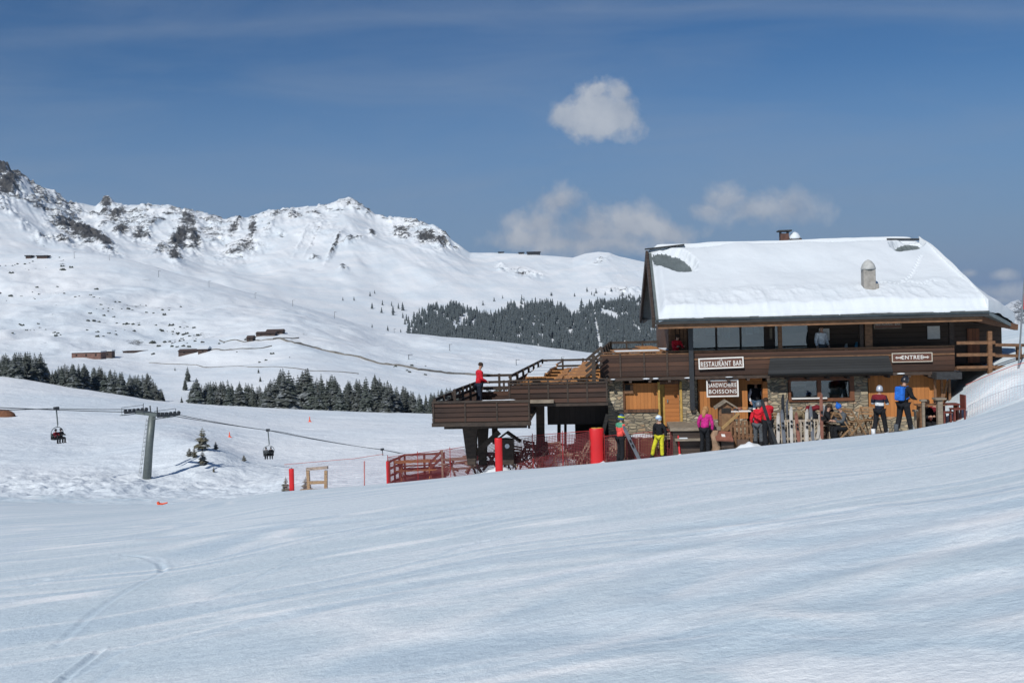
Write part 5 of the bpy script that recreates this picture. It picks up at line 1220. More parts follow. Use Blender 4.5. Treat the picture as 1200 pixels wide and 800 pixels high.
# piste markers
OR=plain('orange_plastic',(.75,.09,.03),.5,.05,2,0,.05)
def marker(px,py,D,label,s_=1,lie=False):
    p=hillpt(px,py,False,60,310) if D is None else G(px,D); e=empty('piste_marker',p,.2,label,'piste marker','orange piste markers')
    m=MB(); m.lathe([(.34*s_,0),(.12*s_,.55*s_),(.10*s_,1.15*s_),(.03*s_,1.25*s_)],n=10); m.build('cone',OR,e)
    m=MB(); m.box((-.45*s_,-.3*s_,-.05),(.45*s_,.3*s_,.05)); m.build('foot',OR,e)
    if lie: e.rotation_euler=(0,math.radians(78),.15)
marker(269,512,None,'small orange marker standing on the piste behind the mound',.75); marker(363,494,None,'orange piste marker in front of the long wood',1.0); marker(186,593,54,'orange piste marker lying flat on the near snow',.38,True)
# ================================================================ CHAIR LIFT
TG=plain('lift_grey_green',(.12,.14,.135),.5,.12,3,.25); TD=plain('lift_dark_steel',(.05,.055,.06),.5,.15,6,.3)
base=G(171,100.5); topc=W(178.5,487,100.5); tw=empty('lift_tower',base,0,'grey green steel chairlift tower with a broad sheave cross arm','lift tower')
d_=topc-base
m=MB(); m.tube([(0,0,-1),tuple(d_*.5),tuple(d_)],[.43,.37,.33],16); m.build('pole',TG,tw,smooth=True)
AR=Vector((.93,-.37,0)); LN=Vector((.37,.93,0)).normalized(); LN=Vector((-AR.y,AR.x,0))
m=MB(); 
for z in np.arange(.6,d_.z-.3,.42): q=d_*(z/d_.z)+Vector((-.52+.1*z/d_.z,-.15,0)); m.box((q.x-.03,q.y-.22,q.z),(q.x+.03,q.y+.22,q.z+.04))
m.beam(Vector((-.55,-.4,.3)),d_+Vector((-.44,-.4,-.2)),.04,.04); m.beam(Vector((-.55,.08,.3)),d_+Vector((-.44,.08,-.2)),.04,.04)
m.build('ladder',plain('galvanised',(.38,.4,.4),.5,.1,3,.3),tw)
m=MB(); m.beam(d_+AR*-2.0+Vector((0,0,.32)),d_+AR*2.0+Vector((0,0,.0)),.34,.32); m.build('cross_arm',TG,tw)
m=MB(); m.beam(d_+Vector((-.15,0,.2)),d_+Vector((-.2,0,1.0)),.1,.1); m.beam(d_+Vector((-.9,0,.2)),d_+Vector((-.85,0,1.25)),.05,.05); m.beam(d_+Vector((.5,0,.2)),d_+Vector((.5,0,.85)),.1,.06); m.build('lifting_frame',TD,tw)
for s_,nm in ((-1,'a'),(1,'b')):
    c=d_+AR*(s_*2.0)+Vector((0,0,.3-.15*(s_+1)))
    m=MB(); m.beam(c-LN*1.6+Vector((0,0,.12)),c+LN*1.6+Vector((0,0,.0)),.10,.2); bm_=m.build('sheave_beam',TD,tw)
    for k_ in range(6):
        q=c+LN*(-1.45+.58*k_)+Vector((0,0,.26-.02*k_)); m=MB(); m.tube([q-AR*.07,q+AR*.07],.2,12); m.build('sheave',TD,bm_)
    m=MB(); cc=c-AR*(.0)+Vector((0,0,-.18)); m.beam(c-AR*.55-LN*1.5+Vector((0,0,-.15)),c-AR*.55+LN*1.5+Vector((0,0,-.2)),.3,.05); m.beam(c-AR*.4-LN*1.5+Vector((0,0,.62)),c-AR*.4+LN*1.5+Vector((0,0,.58)),.04,.04); m.beam(c-AR*.4-LN*1.5+Vector((0,0,-.15)),c-AR*.4-LN*1.5+Vector((0,0,.62)),.04,.04); m.beam(c-AR*.4+LN*1.5+Vector((0,0,-.15)),c-AR*.4+LN*1.5+Vector((0,0,.6)),.04,.04); m.build('walkway',TG,tw)
cA=base+d_+AR*-2.0+Vector((0,0,.62)); cB=base+d_+AR*2.0+Vector((0,0,.32))
def rope(pts,label):
    P=[];  
    for a_,b_ in zip(pts[:-1],pts[1:]):
        a_=Vector(a_);b_=Vector(b_); L_=(b_-a_).length
        for j in range(10): f=j/10; P.append(a_.lerp(b_,f)-Vector((0,0,L_*.006*4*f*(1-f))))
    P.append(Vector(pts[-1])); m=MB(); m.tube(P,.035,5); o=m.build('lift_cable',plain('steel_rope',(.07,.075,.08),.5,.1,2,.3)); tag(o,label,'cable')
ch1=W(66,478.5,95.3); ch2=W(314,504,116); ch3=W(448,526.5,141)
rope([W(-260,480,72),ch1,cA,W(330,506,119),W(450,527,143),W(640,560,195)],'chairlift cable running over the left end of the tower arm')
rope([W(-260,462,66),cB,ch2,ch3,W(640,556,188)],'chairlift cable running over the right end of the tower arm')
def liftchair(p,yaw,label,flip=1):
    e=empty('lift_chair',p,yaw,label,'lift chair','chairs of the chairlift')
    m=MB(); m.box((-.22,-.14,-.12),(.22,.14,.16)); m.build('grip',TD,e)
    m=MB(); m.tube([(0,0,-.1),(.06,0,-.9),(.10,0,-1.55),(.02,0,-1.75)],.06,8); m.build('hanger',TG,e)
    m=MB(); m.tube([(.02+.62*math.sin(a),0,-2.28+.55*math.cos(a)) for a in np.linspace(-2.5,2.5,18)],.035,6,); m.build('frame',TG,e)
    m=MB(); m.box((-.58,-.45,-2.86),(.58,.05,-2.78)); m.build('seat',TD,e)
    m=MB(); m.box((-.58,.05,-2.84),(.58,.11,-2.30)); m.build('backrest',TD,e)
    m=MB(); m.tube([(-.6,.05,-2.4),(-.6,-.5,-2.5),(.6,-.5,-2.5),(.6,.05,-2.4)],.022,6); m.tube([(-.3,-.5,-2.5),(-.3,-.65,-3.1)],.02,6) ; m.build('safety_bar',TG,e)
    return e
LC=[liftchair(ch1,1.0,'lift chair with a rider in red, left of the tower'),liftchair(ch2,.25,'lift chair with two dark riders, right of the tower'),liftchair(ch3,.9,'small lift chair with a red rider by the ramp railing')]
# a brown mound of earth at the left edge
g=hillpt(4,488,False,150,300); m=MB(); m.ell((0,0,0),(3.2,1.8,1.5),14,8); o=m.build('earth_mound',plain('brown_earth',(.16,.07,.035),.95,.35,1.5),smooth=True,loc=(g.x-.8,g.y,g.z)); tag(o,'brown earth mound showing through the snow at the left picture edge','mound')
g=G(1124,38.4)
# rocks and twigs at the right corner of the house
m=MB(); r=random.Random(3)
for i in range(16):
    c=Vector((r.uniform(-.55,.35),r.uniform(-.25,.25),0)); c.z=c.x*.5-.1+r.uniform(-.45,.15); q=r.uniform(.1,.28)
    vs=[c+Vector((r.uniform(-1,1),r.uniform(-1,1),r.uniform(-1,1))).normalized()*q*r.uniform(.7,1.2) for _ in range(10)]
    bm=bmesh.new(); [bm.verts.new(v) for v in vs]; hh=bmesh.ops.convex_hull(bm,input=bm.verts); bm.verts.ensure_lookup_table(); bm.verts.index_update()
    used=[v for v in bm.verts if v.link_faces]; ix={v:k_ for k_,v in enumerate(used)}
    m.add([v.co.copy() for v in used],[tuple(ix[v] for v in f.verts) for f in bm.faces]); bm.free()
o=m.build('rock_pile',plain('mossy_rock',(.085,.08,.065),.95,.5,3),loc=W(1127,466,37.2)); tag(o,'mossy grey rocks with a little snow at the right foot of the house','rocks')
# ================================================================ PEOPLE
def skinmesh(joints,edges,radii,root=0,sub=1):
    me=bpy.data.meshes.new('tmp'); me.from_pydata([tuple(j) for j in joints],edges,[]); o=bpy.data.objects.new('tmp',me); COL.objects.link(o)
    md=o.modifiers.new('s','SKIN'); sv_=me.skin_vertices[0].data
    for i,r in enumerate(radii): sv_[i].radius=r if isinstance(r,tuple) else (r,r); sv_[i].use_root=(i==root)
    md.use_smooth_shade=True; sb=o.modifiers.new('u','SUBSURF'); sb.levels=sub; sb.render_levels=sub
    dg=bpy.context.evaluated_depsgraph_get(); ev=o.evaluated_get(dg); m2=bpy.data.meshes.new_from_object(ev)
    mb=MB(); mb.add([v.co.copy() for v in m2.vertices],[tuple(p.vertices) for p in m2.polygons])
    bpy.data.objects.remove(o); bpy.data.meshes.remove(m2); return mb
SKN=plain('skin',(.42,.24,.17),.6,.1); 
def cloth(name,c):
    if 'cloth_'+name in MATS: return MATS['cloth_'+name]
    m,nt,b=nmat('cloth_'+name); v=coords(nt,scale=(1,1,1.8)); f=noise(nt,v,7,3,.6,1.2); g=noise(nt,v,30,3,.6)
    nt.links.new(mixc(nt,ramp(nt,f,[(.3,0.0),(.7,1.0)]),tuple(x*.7 for x in c),tuple(min(1,x*1.2+.004) for x in c)),b.inputs['Base Color'])
    b.inputs['Roughness'].default_value=.8; b.inputs['Specular IOR Level'].default_value=.25; n1=bump(nt,None,f,.9,.05); bump(nt,b,g,.3,.01,n1); MATS['cloth_'+name]=m; return m
BLK=cloth('black',(.009,.010,.013)); 
def V3(*a): return Vector(a)
def person(loc,yaw,label,h=1.75,top=BLK,legs=BLK,head='helmet',hc=BLK,lean=0,turn=0,nod=0,armL=None,armR=None,legL=None,legR=None,sit=False,yoke=None,stripe=None,pack=None,goggle=None,boots=BLK,glove=None,sleeve=None,vest=False):
    """faces -y before yaw; arms given as (elbow, wrist), legs as (knee, ankle) in a 1.75 m body frame"""
    e=empty('person',loc,yaw,label,'person'); e.scale=(h/1.75,)*3
    ph=.50 if sit else .93
    B=Matrix.Translation((0,0,ph))@Matrix.Rotation(lean,4,'X')      # lean>0 bends towards -y
    up=lambda x,y,z: (B@Vector((x,y,z-ph)))
    zz=lambda z: z if not sit else z-.43
    pel=V3(0,0,ph); wa=up(0,.0,zz(1.10)); ch_=up(0,-.005,zz(1.30)); ns=up(0,.01,zz(1.45)); sL=up(-.19,.01,zz(1.40)); sR=up(.19,.01,zz(1.40))
    nk=up(0,0,zz(1.50)); hd0=up(0,-.01,zz(1.55)); 
    HM=Matrix.Translation(hd0)@Matrix.Rotation(lean*.5+nod,4,'X')@Matrix.Rotation(turn,4,'Z')
    hp=lambda x,y,z: HM@Vector((x,y,z))
    aL=armL or (V3(-.26,.03,zz(1.12)),V3(-.27,-.10,zz(.90))); aR=armR or (V3(.26,.03,zz(1.12)),V3(.27,-.10,zz(.90)))
    if sit: lL=legL or (V3(-.12,-.44,.50),V3(-.12,-.42,.09)); lR=legR or (V3(.12,-.44,.50),V3(.12,-.42,.09))
    else: lL=legL or (V3(-.11,-.03,.50),V3(-.12,.02,.09)); lR=legR or (V3(.11,-.03,.50),V3(.12,.02,.09))
    hL=V3(-.10,0,ph-.03); hR=V3(.10,0,ph-.03)
    J=[pel,wa,ch_,ns,nk,hd0,hp(0,-.005,.09),hp(0,0,.19), sL,aL[0],aL[1], sR,aR[0],aR[1], hL,lL[0],lL[1],lL[1]+V3(0,-.13,-.05), hR,lR[0],lR[1],lR[1]+V3(0,-.13,-.05)]
    E=[(0,1),(1,2),(2,3),(3,4),(4,5),(5,6),(6,7),(3,8),(8,9),(9,10),(3,11),(11,12),(12,13),(0,14),(14,15),(15,16),(16,17),(0,18),(18,19),(19,20),(20,21)]
    Rr=[(.14,.10),(.125,.095),(.15,.10),(.10,.08),.052,.055,(.075,.09),(.062,.075),.06,.043,.03,.06,.043,.03,.085,.055,.04,.04,.085,.055,.04,.04]
    mb=skinmesh(J,E,Rr)
    # face: nose, ears, eyes, and hands with fingers joined to the body
    n_=[hp(-.014,-.088,.085),hp(.014,-.088,.085),hp(0,-.118,.078),hp(0,-.088,.13)]; mb.add(n_,[(0,1,2),(0,2,3),(1,3,2)])
    for s_ in (-1,1): mb.ell(hp(s_*.08,0,.09),(.012,.018,.03),6,5)
    mb.m=1
    for s_ in (-1,1): mb.ell(hp(s_*.032,-.086,.115),(.011,.008,.008),6,5)
    mb.add([hp(-.025,-.094,.045),hp(.025,-.094,.045),hp(.025,-.092,.053),hp(-.025,-.092,.053)],[(0,1,2,3)])
    mb.m=0 if not glove else 2
    for (el,wr) in (aL,aR):
        d=(wr-el).normalized(); sd=d.cross(V3(0,0,1)); sd=sd.normalized() if sd.length>.1 else V3(1,0,0); nr=sd.cross(d)
        palm=wr+d*.05; mb.tube([wr-d*.01,wr+d*.03,wr+d*.085],[.028,.040,.036],8)
        for k_,(o_,l_) in enumerate(((-.027,.065),(-.009,.078),(.009,.072),(.027,.055))):
            b_=wr+d*.08+sd*o_; mb.tube([b_,b_+d*l_*.5-nr*.006,b_+d*l_*.8-nr*.03],[.0105,.0095,.007],6)
        b_=wr+d*.03+sd*.036; mb.tube([b_,b_+d*.03+sd*.025-nr*.01,b_+d*.055+sd*.02-nr*.025],[.012,.0105,.008],6)
    body=mb.build('body',[SKN,BLK,glove or SKN],e,smooth=True)
    # jacket
    up_=.035
    J2=[pel+V3(0,0,.0),wa,ch_,ns,nk+ (nk-ns)*.0, sL,aL[0],aL[0].lerp(aL[1],.96), sR,aR[0],aR[0].lerp(aR[1],.96)]
    E2=[(0,1),(1,2),(2,3),(3,4),(3,5),(5,6),(6,7),(3,8),(8,9),(9,10)]
    J2[0]=pel+V3(0,0,-.05 if not sit else .02)
    jk=skinmesh(J2,E2,[(.19,.145),(.175,.14),(.19,.145),(.135,.115),.075,.092,.070,.055,.092,.070,.055])
    if yoke is not None or stripe is not None or sleeve is not None:
        jk.mi=[]
        for f in jk.f:
            c=sum((Vector(jk.v[i]) for i in f),Vector())/len(f); q=B.inverted()@c; z=q.z+ph+(.43 if sit else 0)
            m_=0
            if yoke is not None and z>1.315 and abs(q.x)<.24: m_=1
            if stripe is not None and abs(z-1.17)<.035 and abs(q.x)<.3: m_=2
            if sleeve is not None and abs(q.x)>.19: m_=3
            jk.mi.append(m_)
        jk.build('jacket',[top,yoke or top,stripe or top,sleeve or top],e,smooth=True)
    else: jk.build('jacket',top,e,smooth=True)
    J3=[pel+V3(0,0,.04),hL,lL[0],lL[0].lerp(lL[1],.97),hR,lR[0],lR[0].lerp(lR[1],.97)]
    tr_=skinmesh(J3,[(0,1),(1,2),(2,3),(0,4),(4,5),(5,6)],[(.16,.125),.115,.088,.085,.115,.088,.085]); tr_.build('trousers',legs,e,smooth=True)
    for lg in (lL,lR):
        m=MB(); a_=lg[1]; m.tube([a_+V3(0,.015,.20),a_+V3(0,.01,.06),a_+V3(0,0,-.02)],[.075,.07,.072],10); m.tube([a_+V3(0,.08,-.045),a_+V3(0,-.02,-.035),a_+V3(0,-.2,-.055)],[.05,.055,.04],8); m.build('boot',boots,e,smooth=True)
    m=MB()
    if head=='helmet':
        prof=[(.118,.04),(.122,.10),(.115,.17),(.09,.22),(.05,.252),(.01,.26)]
        m.lathe([(r,z) for r,z in prof],(0,.014,0),14,.96,1.08)
        m.v=[tuple(HM@Vector((x,y if y>-.075 or z>.12 else -.06,z))) for x,y,z in m.v]
    elif head=='beanie':
        m.lathe([(.095,.10),(.102,.14),(.098,.20),(.07,.255),(.02,.275)],(0,.01,0),14,.95,1.05); m.ell((0,.01,.295),(.035,.035,.032),8,6); m.v=[tuple(HM@Vector(v)) for v in m.v]
    elif head=='long':
        m.lathe([(.10,-.02),(.112,.06),(.112,.14),(.09,.2),(.05,.232),(.01,.24)],(0,.02,0),14,.95,1.02); m.tube([(0,.07,.08),(0,.09,-.08),(0,.08,-.24)],[.1,.09,.05],10); m.v=[tuple(HM@Vector(v)) for v in m.v]
    else:
        m.lathe([(.088,.10),(.096,.14),(.09,.19),(.065,.225),(.01,.24)],(0,.018,0),12,.95,1.08); m.v=[tuple(HM@Vector(v)) for v in m.v]
    m.build({'helmet':'helmet','beanie':'beanie','long':'hair','short':'hair'}[head],hc,e,smooth=True)
    if goggle:
        m=MB(); m.lathe([(.128,.115),(.130,.15),(.124,.175)],(0,.01,0),16,.98,1.06); m.v=[tuple(HM@Vector(v)) for v in m.v]; m.build('goggles',goggle,e,smooth=True)
    if pack:
        m=MB(); m.box((-.15,.10,zz(1.02)-ph),(.15,.27,zz(1.46)-ph)); m.v=[tuple(B@Vector(v)) for v in m.v]; m.build('backpack',pack,e,bev=.05,smooth=False)
        for s_ in (-1,1): m=MB(); m.tube([B@Vector(q) for q in ((s_*.13,.12,zz(1.42)-ph),(s_*.14,0,zz(1.485)-ph),(s_*.14,-.13,zz(1.36)-ph),(s_*.15,-.11,zz(1.15)-ph),(s_*.17,.08,zz(1.08)-ph))],.016,6); m.build('strap',pack,e)
    return e
def feet(px,py,D): 
    return W(px,py,D)
def gpt(px,D,dz=.0): g=G(px,D); return g+V3(0,0,dz)
coral=cloth('coral',(.85,.10,.08)); green=cloth('green',(.10,.36,.22)); yel=cloth('yellow',(.62,.58,.03)); mag=cloth('magenta',(.50,.02,.20)); red=cloth('red',(.62,.015,.03)); dred=cloth('dark_red',(.17,.012,.02)); navy=cloth('navy',(.012,.018,.035)); wht=cloth('white',(.7,.72,.74)); grey=cloth('grey',(.09,.10,.11)); blu=cloth('blue',(.02,.14,.55)); jean=cloth('denim',(.06,.12,.2)); lime=cloth('lime',(.60,.72,.04)); tan=cloth('tan_hair',(.42,.22,.09)); brown=cloth('brown_hair',(.05,.03,.02)); pale=cloth('pale_blue',(.35,.5,.68)); sil=plain('helmet_silver',(.42,.45,.5),.35,.08,2,.2,0)
hw=plain('helmet_white',(.6,.68,.78),.35,.08,2,0,0); hb=plain('helmet_blue',(.03,.08,.2),.35,.1,2,0,0); hk=plain('helmet_black',(.015,.015,.02),.35,.1,2,0,0); hg=plain('helmet_grey',(.12,.14,.16),.35,.1,2,0,0)
def hgtpx(px,py0,py1,D): return (py1-py0)/F*D
R90=PI/2
# yaw: 0 faces the camera, +90deg faces right (+x), 180 faces the house
person(gpt(727.5,36.6),R90*.95+.5,'skier in a coral jacket with green shoulders holding skis by the wide red pad',1.66,coral,BLK,'helmet',hb,.08,0,.15,armL=(V3(-.27,-.02,1.14),V3(-.20,-.27,1.0)),armR=(V3(.27,-.05,1.14),V3(.16,-.33,1.0)),yoke=green,goggle=lime,glove=grey)
person(gpt(773.5,36.9),-.6,'young skier in yellow trousers, black jacket and pale helmet striding left',1.52,BLK,yel,'helmet',hw,.05,-.3,.1,armL=(V3(-.27,.05,1.14),V3(-.25,-.02,.92)),armR=(V3(.28,.0,1.14),V3(.31,-.05,.92)),legL=(V3(-.22,-.10,.50),V3(-.36,.0,.09)),legR=(V3(.11,-.03,.50),V3(.10,.02,.09)),goggle=pale,glove=BLK)
person(gpt(826.5,36.2),PI-.5,'woman with long tan hair in a magenta jacket and black trousers leaning forward',1.66,mag,BLK,'long',tan,.28,-.4,.35,armL=(V3(-.27,-.10,1.12),V3(-.24,-.16,.86)),armR=(V3(.27,-.10,1.12),V3(.25,-.2,.88)),glove=BLK)
person(gpt(900.5,35.6),PI+.35,'skier in a bright red jacket carrying black skis, nearest the serving hatch',1.70,red,BLK,'short',brown,.10,-.2,.15,armL=(V3(-.30,-.18,1.22),V3(-.16,-.36,1.22)),armR=(V3(.33,-.06,1.2),V3(.42,-.28,1.30)),glove=BLK,stripe=None)
person(gpt(889,36.1),PI-.6,'person in a grey helmet and red jacket, half hidden left of the ski carrier',1.62,red,grey,'helmet',hg,.15,0,.2,armL=(V3(-.28,-.10,1.14),V3(-.2,-.3,1.02)),glove=BLK)
person(toW(LS(885,.5),.5,fl),0,'cook with white sleeves, black waistcoat and jeans standing in the dark serving doorway',1.62,BLK,jean,'short',brown,0,.2,.1,sleeve=wht,armL=(V3(-.30,.02,1.12),V3(-.25,-.14,.92)),armR=(V3(.30,.02,1.12),V3(.25,-.14,.92)))
person(gpt(1031.5,34.9),PI*.5+.9,'skier with a silver helmet, dark red shoulders and a white chest stripe',1.70,navy,BLK,'helmet',sil,.06,.2,.12,yoke=dred,stripe=wht,boots=wht,glove=BLK,armL=(V3(-.27,-.06,1.15),V3(-.15,-.3,1.24)),armR=(V3(.27,-.06,1.15),V3(.15,-.28,1.26)),legL=(V3(-.13,-.12,.50),V3(-.15,-.22,.09)),legR=(V3(.13,.06,.50),V3(.15,.24,.10)))
person(gpt(1059.5,33.9),PI*.5+.55,'tall skier in black with a bright blue backpack and black helmet looking down',1.86,BLK,BLK,'helmet',hk,.10,0,.4,pack=blu,glove=BLK,boots=grey,armL=(V3(-.27,-.08,1.14),V3(-.16,-.34,1.08)),armR=(V3(.27,-.08,1.14),V3(.16,-.36,1.08)),legL=(V3(-.13,-.08,.50),V3(-.15,-.16,.09)),legR=(V3(.13,.04,.50),V3(.15,.16,.10)))
def seat_at(px,py,D,s=1): 
    w=W(px,py,D); return V3(w.x,w.y,w.z-.50)
P7=seat_at(990,500,35.9); person(P7,-R90+.15,'seated person in a blue bobble hat and grey jacket eating at a table',1.72,grey,BLK,'beanie',blu,.25,0,.3,sit=True,armL=(V3(-.25,-.20,.72),V3(-.13,-.42,.74)),armR=(V3(.25,-.20,.72),V3(.12,-.42,.74)))
P8=seat_at(966,499,36.6); person(P8,R90-.2,'seated person all in black across the table from the blue bobble hat',1.70,BLK,BLK,'short',brown,.25,0,.25,sit=True,armL=(V3(-.25,-.18,.72),V3(-.13,-.40,.74)),armR=(V3(.25,-.18,.72),V3(.12,-.40,.74)))
P9=seat_at(1084,495,35.2); person(P9,.3,'seated dark haired person in black right of the blue backpack',1.70,BLK,BLK,'short',brown,.15,0,.2,sit=True,armL=(V3(-.25,-.16,.72),V3(-.10,-.36,.76)),armR=(V3(.25,-.16,.72),V3(.10,-.36,.76)))
P10=seat_at(1098,492,35.6); person(P10,-.5,'seated person in dark clothes by the stone grey post at the far right table',1.66,dred,BLK,'short',brown,.2,0,.2,sit=True)
person(toW(LS(791.5,.3),.3,zfu-.02),.5,'person in a red jacket with both elbows on the upper deck rail',1.42,red,BLK,'short',brown,.3,.3,.2,armL=(V3(-.28,-.25,1.12),V3(-.2,-.42,1.18)),armR=(V3(.28,-.25,1.12),V3(.2,-.42,1.18)))
person(toW(LS(560.5,1.6,445),1.6,zfl),R90*1.2,'person in a red jacket and dark trousers standing on the lower deck',1.8,red,navy,'short',brown,.12,0,.25,armL=(V3(-.27,-.06,1.14),V3(-.18,-.3,1.02)),armR=(V3(.27,-.06,1.14),V3(.18,-.3,1.02)))
person(toW(LS(963.5,.3),.3,zf),.3,'person in a pale jacket standing in the shade of the balcony',1.60,wht,grey,'short',brown,.0,0,.1)
# riders on the lift chairs
def rider(ch_obj,dx,label,top,legs,hc):
    M=Matrix.Translation(ch_obj.location)@Matrix.Rotation(ch_obj.rotation_euler.z,4,'Z'); p=M@V3(dx,-.22,-2.80-.40)
    return person(p,ch_obj.rotation_euler.z,label,1.72,top,legs,'helmet',hc,-.05,0,.1,sit=True,armL=(V3(-.24,-.14,.74),V3(-.16,-.36,.80)),armR=(V3(.24,-.14,.74),V3(.16,-.36,.80)),glove=BLK)
def skis_mesh(Lk=1.7,gap=.06):
    pass
rider(LC[0],-.25,'rider in red on the lift chair left of the tower',dred,BLK,hk); rider(LC[0],.27,'rider in black beside the one in red, chair left of the tower',BLK,BLK,hk)
rider(LC[1],-.27,'left one of the two dark riders on the middle lift chair',grey,BLK,hk); rider(LC[1],.27,'right one of the two dark riders on the middle lift chair',BLK,BLK,hg)
rider(LC[2],0,'rider in a red jacket on the lift chair by the wooden ramp',red,BLK,hk)
# ================================================================ SKIS, POLES, TERRACE FURNITURE
def skis(col,Lk=1.68,lean=0):
    e=empty('skis')
    for s_ in (-1,1):
        m=MB(); n=9; vs=[];fs=[]
        for i in range(n+1):
            f=i/n; z=Lk*f; w_=(.050 if .1<f<.9 else .042) if f<.97 else .02; y=-.05*max(0,(f-.9)/.1)**2+.012*math.sin(PI*f)
            vs+=[(s_*.012+s_*0+ (-w_),s_*.012+y,z),(s_*.012+w_,s_*.012+y,z),(s_*.012+w_,s_*.012+y+.014,z),(s_*.012-w_,s_*.012+y+.014,z)]
        for i in range(n):
            for k_ in range(4): fs.append((4*i+k_,4*i+(k_+1)%4,4*i+4+(k_+1)%4,4*i+4+k_))
        fs+=[(3,2,1,0),(4*n,4*n+1,4*n+2,4*n+3)]; m.add(vs,fs); sk_=m.build('ski',col,e)
        m=MB(); m.box((-.03,s_*.03-.02,Lk*.42),(.03,s_*.03+.03,Lk*.50)); m.build('toe_binding',BLK,sk_); m=MB(); m.box((-.03,s_*.03-.02,Lk*.56),(.03,s_*.03+.03,Lk*.62)); m.build('heel_binding',BLK,sk_)
    return e
def place_ski(px,py,D,col,label,tx=0,ty=0,rz=0,Lk=1.68,group=None,p=None):
    e=skis(col,Lk); e.location=p if p is not None else W(px,py,D); e.rotation_euler=(tx,ty,rz); tag(e,label,'skis',group); return e
KB=plain('ski_black',(.02,.022,.025),.35,.2,3,0,0); KR=plain('ski_rust',(.22,.09,.06),.4,.3,3,0,0); KW=plain('ski_pale',(.45,.42,.38),.4,.2,3,0,0); KG=plain('ski_grey',(.12,.13,.15),.4,.2,3,0,0); KBl=plain('ski_blue',(.06,.22,.33),.4,.2,3,0,0)
place_ski(901,514,35.2,KB,'black skis carried upright and slanting by the skier in red',0,-.30,.1,1.75,p=W(911,524,35.0))
place_ski(741,541,36.3,KG,'grey skis held leaning by the skier in the coral jacket',0,-.42,0,1.45,p=W(751,542,36.2))
place_ski(919,516,35.9,KB,'tall black skis standing upright left of the rack',-.04,.01,.2,1.62); place_ski(925,516,36.0,KG,'grey skis standing upright beside the tall black pair',-.03,-.02,.6,1.45)
place_ski(963.5,514,35.3,KR,'rust red skis standing upright in front of the seated couple',-.02,.01,.1,1.55); place_ski(958,514,35.5,KW,'pale skis leaning beside the rust red pair',0,.22,.1,1.2)
place_ski(992,412,38,KW,'pale skis leaning inside the balcony, left pair',.05,-.02,0,.9,p=toW(LS(992.5,.5),.5,zf)+V3(0,0,.0)); place_ski(1003,412,38,KBl,'blue topped skis leaning inside the balcony, right pair',.05,.03,0,.95,p=toW(LS(1003,.5),.5,zf))
# wooden ski rack with many narrow uprights
rk=W(935,517,35.7); e=empty('ski_rack',rk,-TH,'long wooden ski rack with many narrow pale uprights below the kitchen window','ski rack')
wr=.86
m=MB(); m.beam((-wr,0,.72),(wr,0,.72),.06,.08); m.build('rail',GWD,e); m=MB(); m.beam((-wr,0,.10),(wr,0,.10),.06,.08); m.build('rail',GWD,e)
for i in range(15):
    x=-wr+.06+i*(2*wr-.12)/14; m=MB(); m.beam((x+random.uniform(-.02,.02),-.05,-.05),(x+random.uniform(-.03,.03),-.05,.70+random.uniform(-.12,.16)),.035,.03); m.build('upright',plain('pale_wood',(.36,.31,.25),.8,.3,5),e)
for i,(dx,c,t) in enumerate(((-.72,KW,.05),(-.5,KG,-.04),(-.25,KW,.03),(.0,KR,-.05),(.27,KW,.06),(.5,KG,-.03),(.75,KW,.04))):
    place_ski(0,0,0,c,'skis propped in the wooden rack, '+['leftmost pair','second pair from the left','third pair from the left','red pair in the middle','third pair from the right','second pair from the right','rightmost pair'][i],-.10,t,0,1.05+.1*(i%3),'skis in the wooden rack',p=rk+V3(dx,-.14,-.02))
# terrace bench with coats
def bench(px,py,D,label,Lb=1.5,mat=GWD,rz=-TH):
    e=empty('bench',W(px,py,D),rz,label,'bench')
    m=MB(); m.box((-Lb/2,-.2,.42),(Lb/2,.2,.47)); m.build('seat',mat,e)
    m=MB(); m.box((-Lb/2,.2,.55),(Lb/2,.24,.82)); m.build('backrest',mat,e)
    for s_ in (-1,1): m=MB(); m.box((s_*Lb/2*.85-.04,-.2,-.05),(s_*Lb/2*.85+.04,.24,.42)); m.box((s_*Lb/2*.85-.03,.2,.42),(s_*Lb/2*.85+.03,.24,.82)); m.build('leg',mat,e)
    return e
def coat(px,py,D,sx,sz,mat,label,rz=0):
    m=MB(); m.ell((0,0,0),(sx,.16,sz),12,8); r=random.Random(int(px)); m.v=[(x*(1+.12*math.sin(z*23+x*9)),y+.03*math.sin(x*30),z+.03*math.sin(x*19)) for x,y,z in m.v]
    m.tube([(-sx*.8,0,sz*.5),(-sx*1.05,-.08,-sz*.3),(-sx*.9,-.1,-sz*1.2)],[.07,.065,.05],8); m.tube([(sx*.8,0,sz*.5),(sx*1.0,-.08,-sz*.2),(sx*.95,-.1,-sz*1.1)],[.07,.065,.05],8)
    o=m.build('coat',mat,smooth=True,loc=W(px,py,D)); o.rotation_euler=(0,0,rz); return tag(o,label,'coat')
bench(950,513,36.5,'wooden bench draped with a black coat right of the ski rack'); coat(951,489,36.4,.33,.22,BLK,'black coat hanging over the bench back right of the ski rack'); coat(955,478,36.9,.30,.10,dred,'dark red clothes heaped on the window ledge'); coat(969,484,36.8,.22,.3,cloth('charcoal',(.02,.02,.025)),'dark coat hanging behind the seated couple',.3)
coat(934,486,36.4,.22,.16,cloth('khaki',(.22,.17,.10)),'khaki jacket thrown over the ski rack')
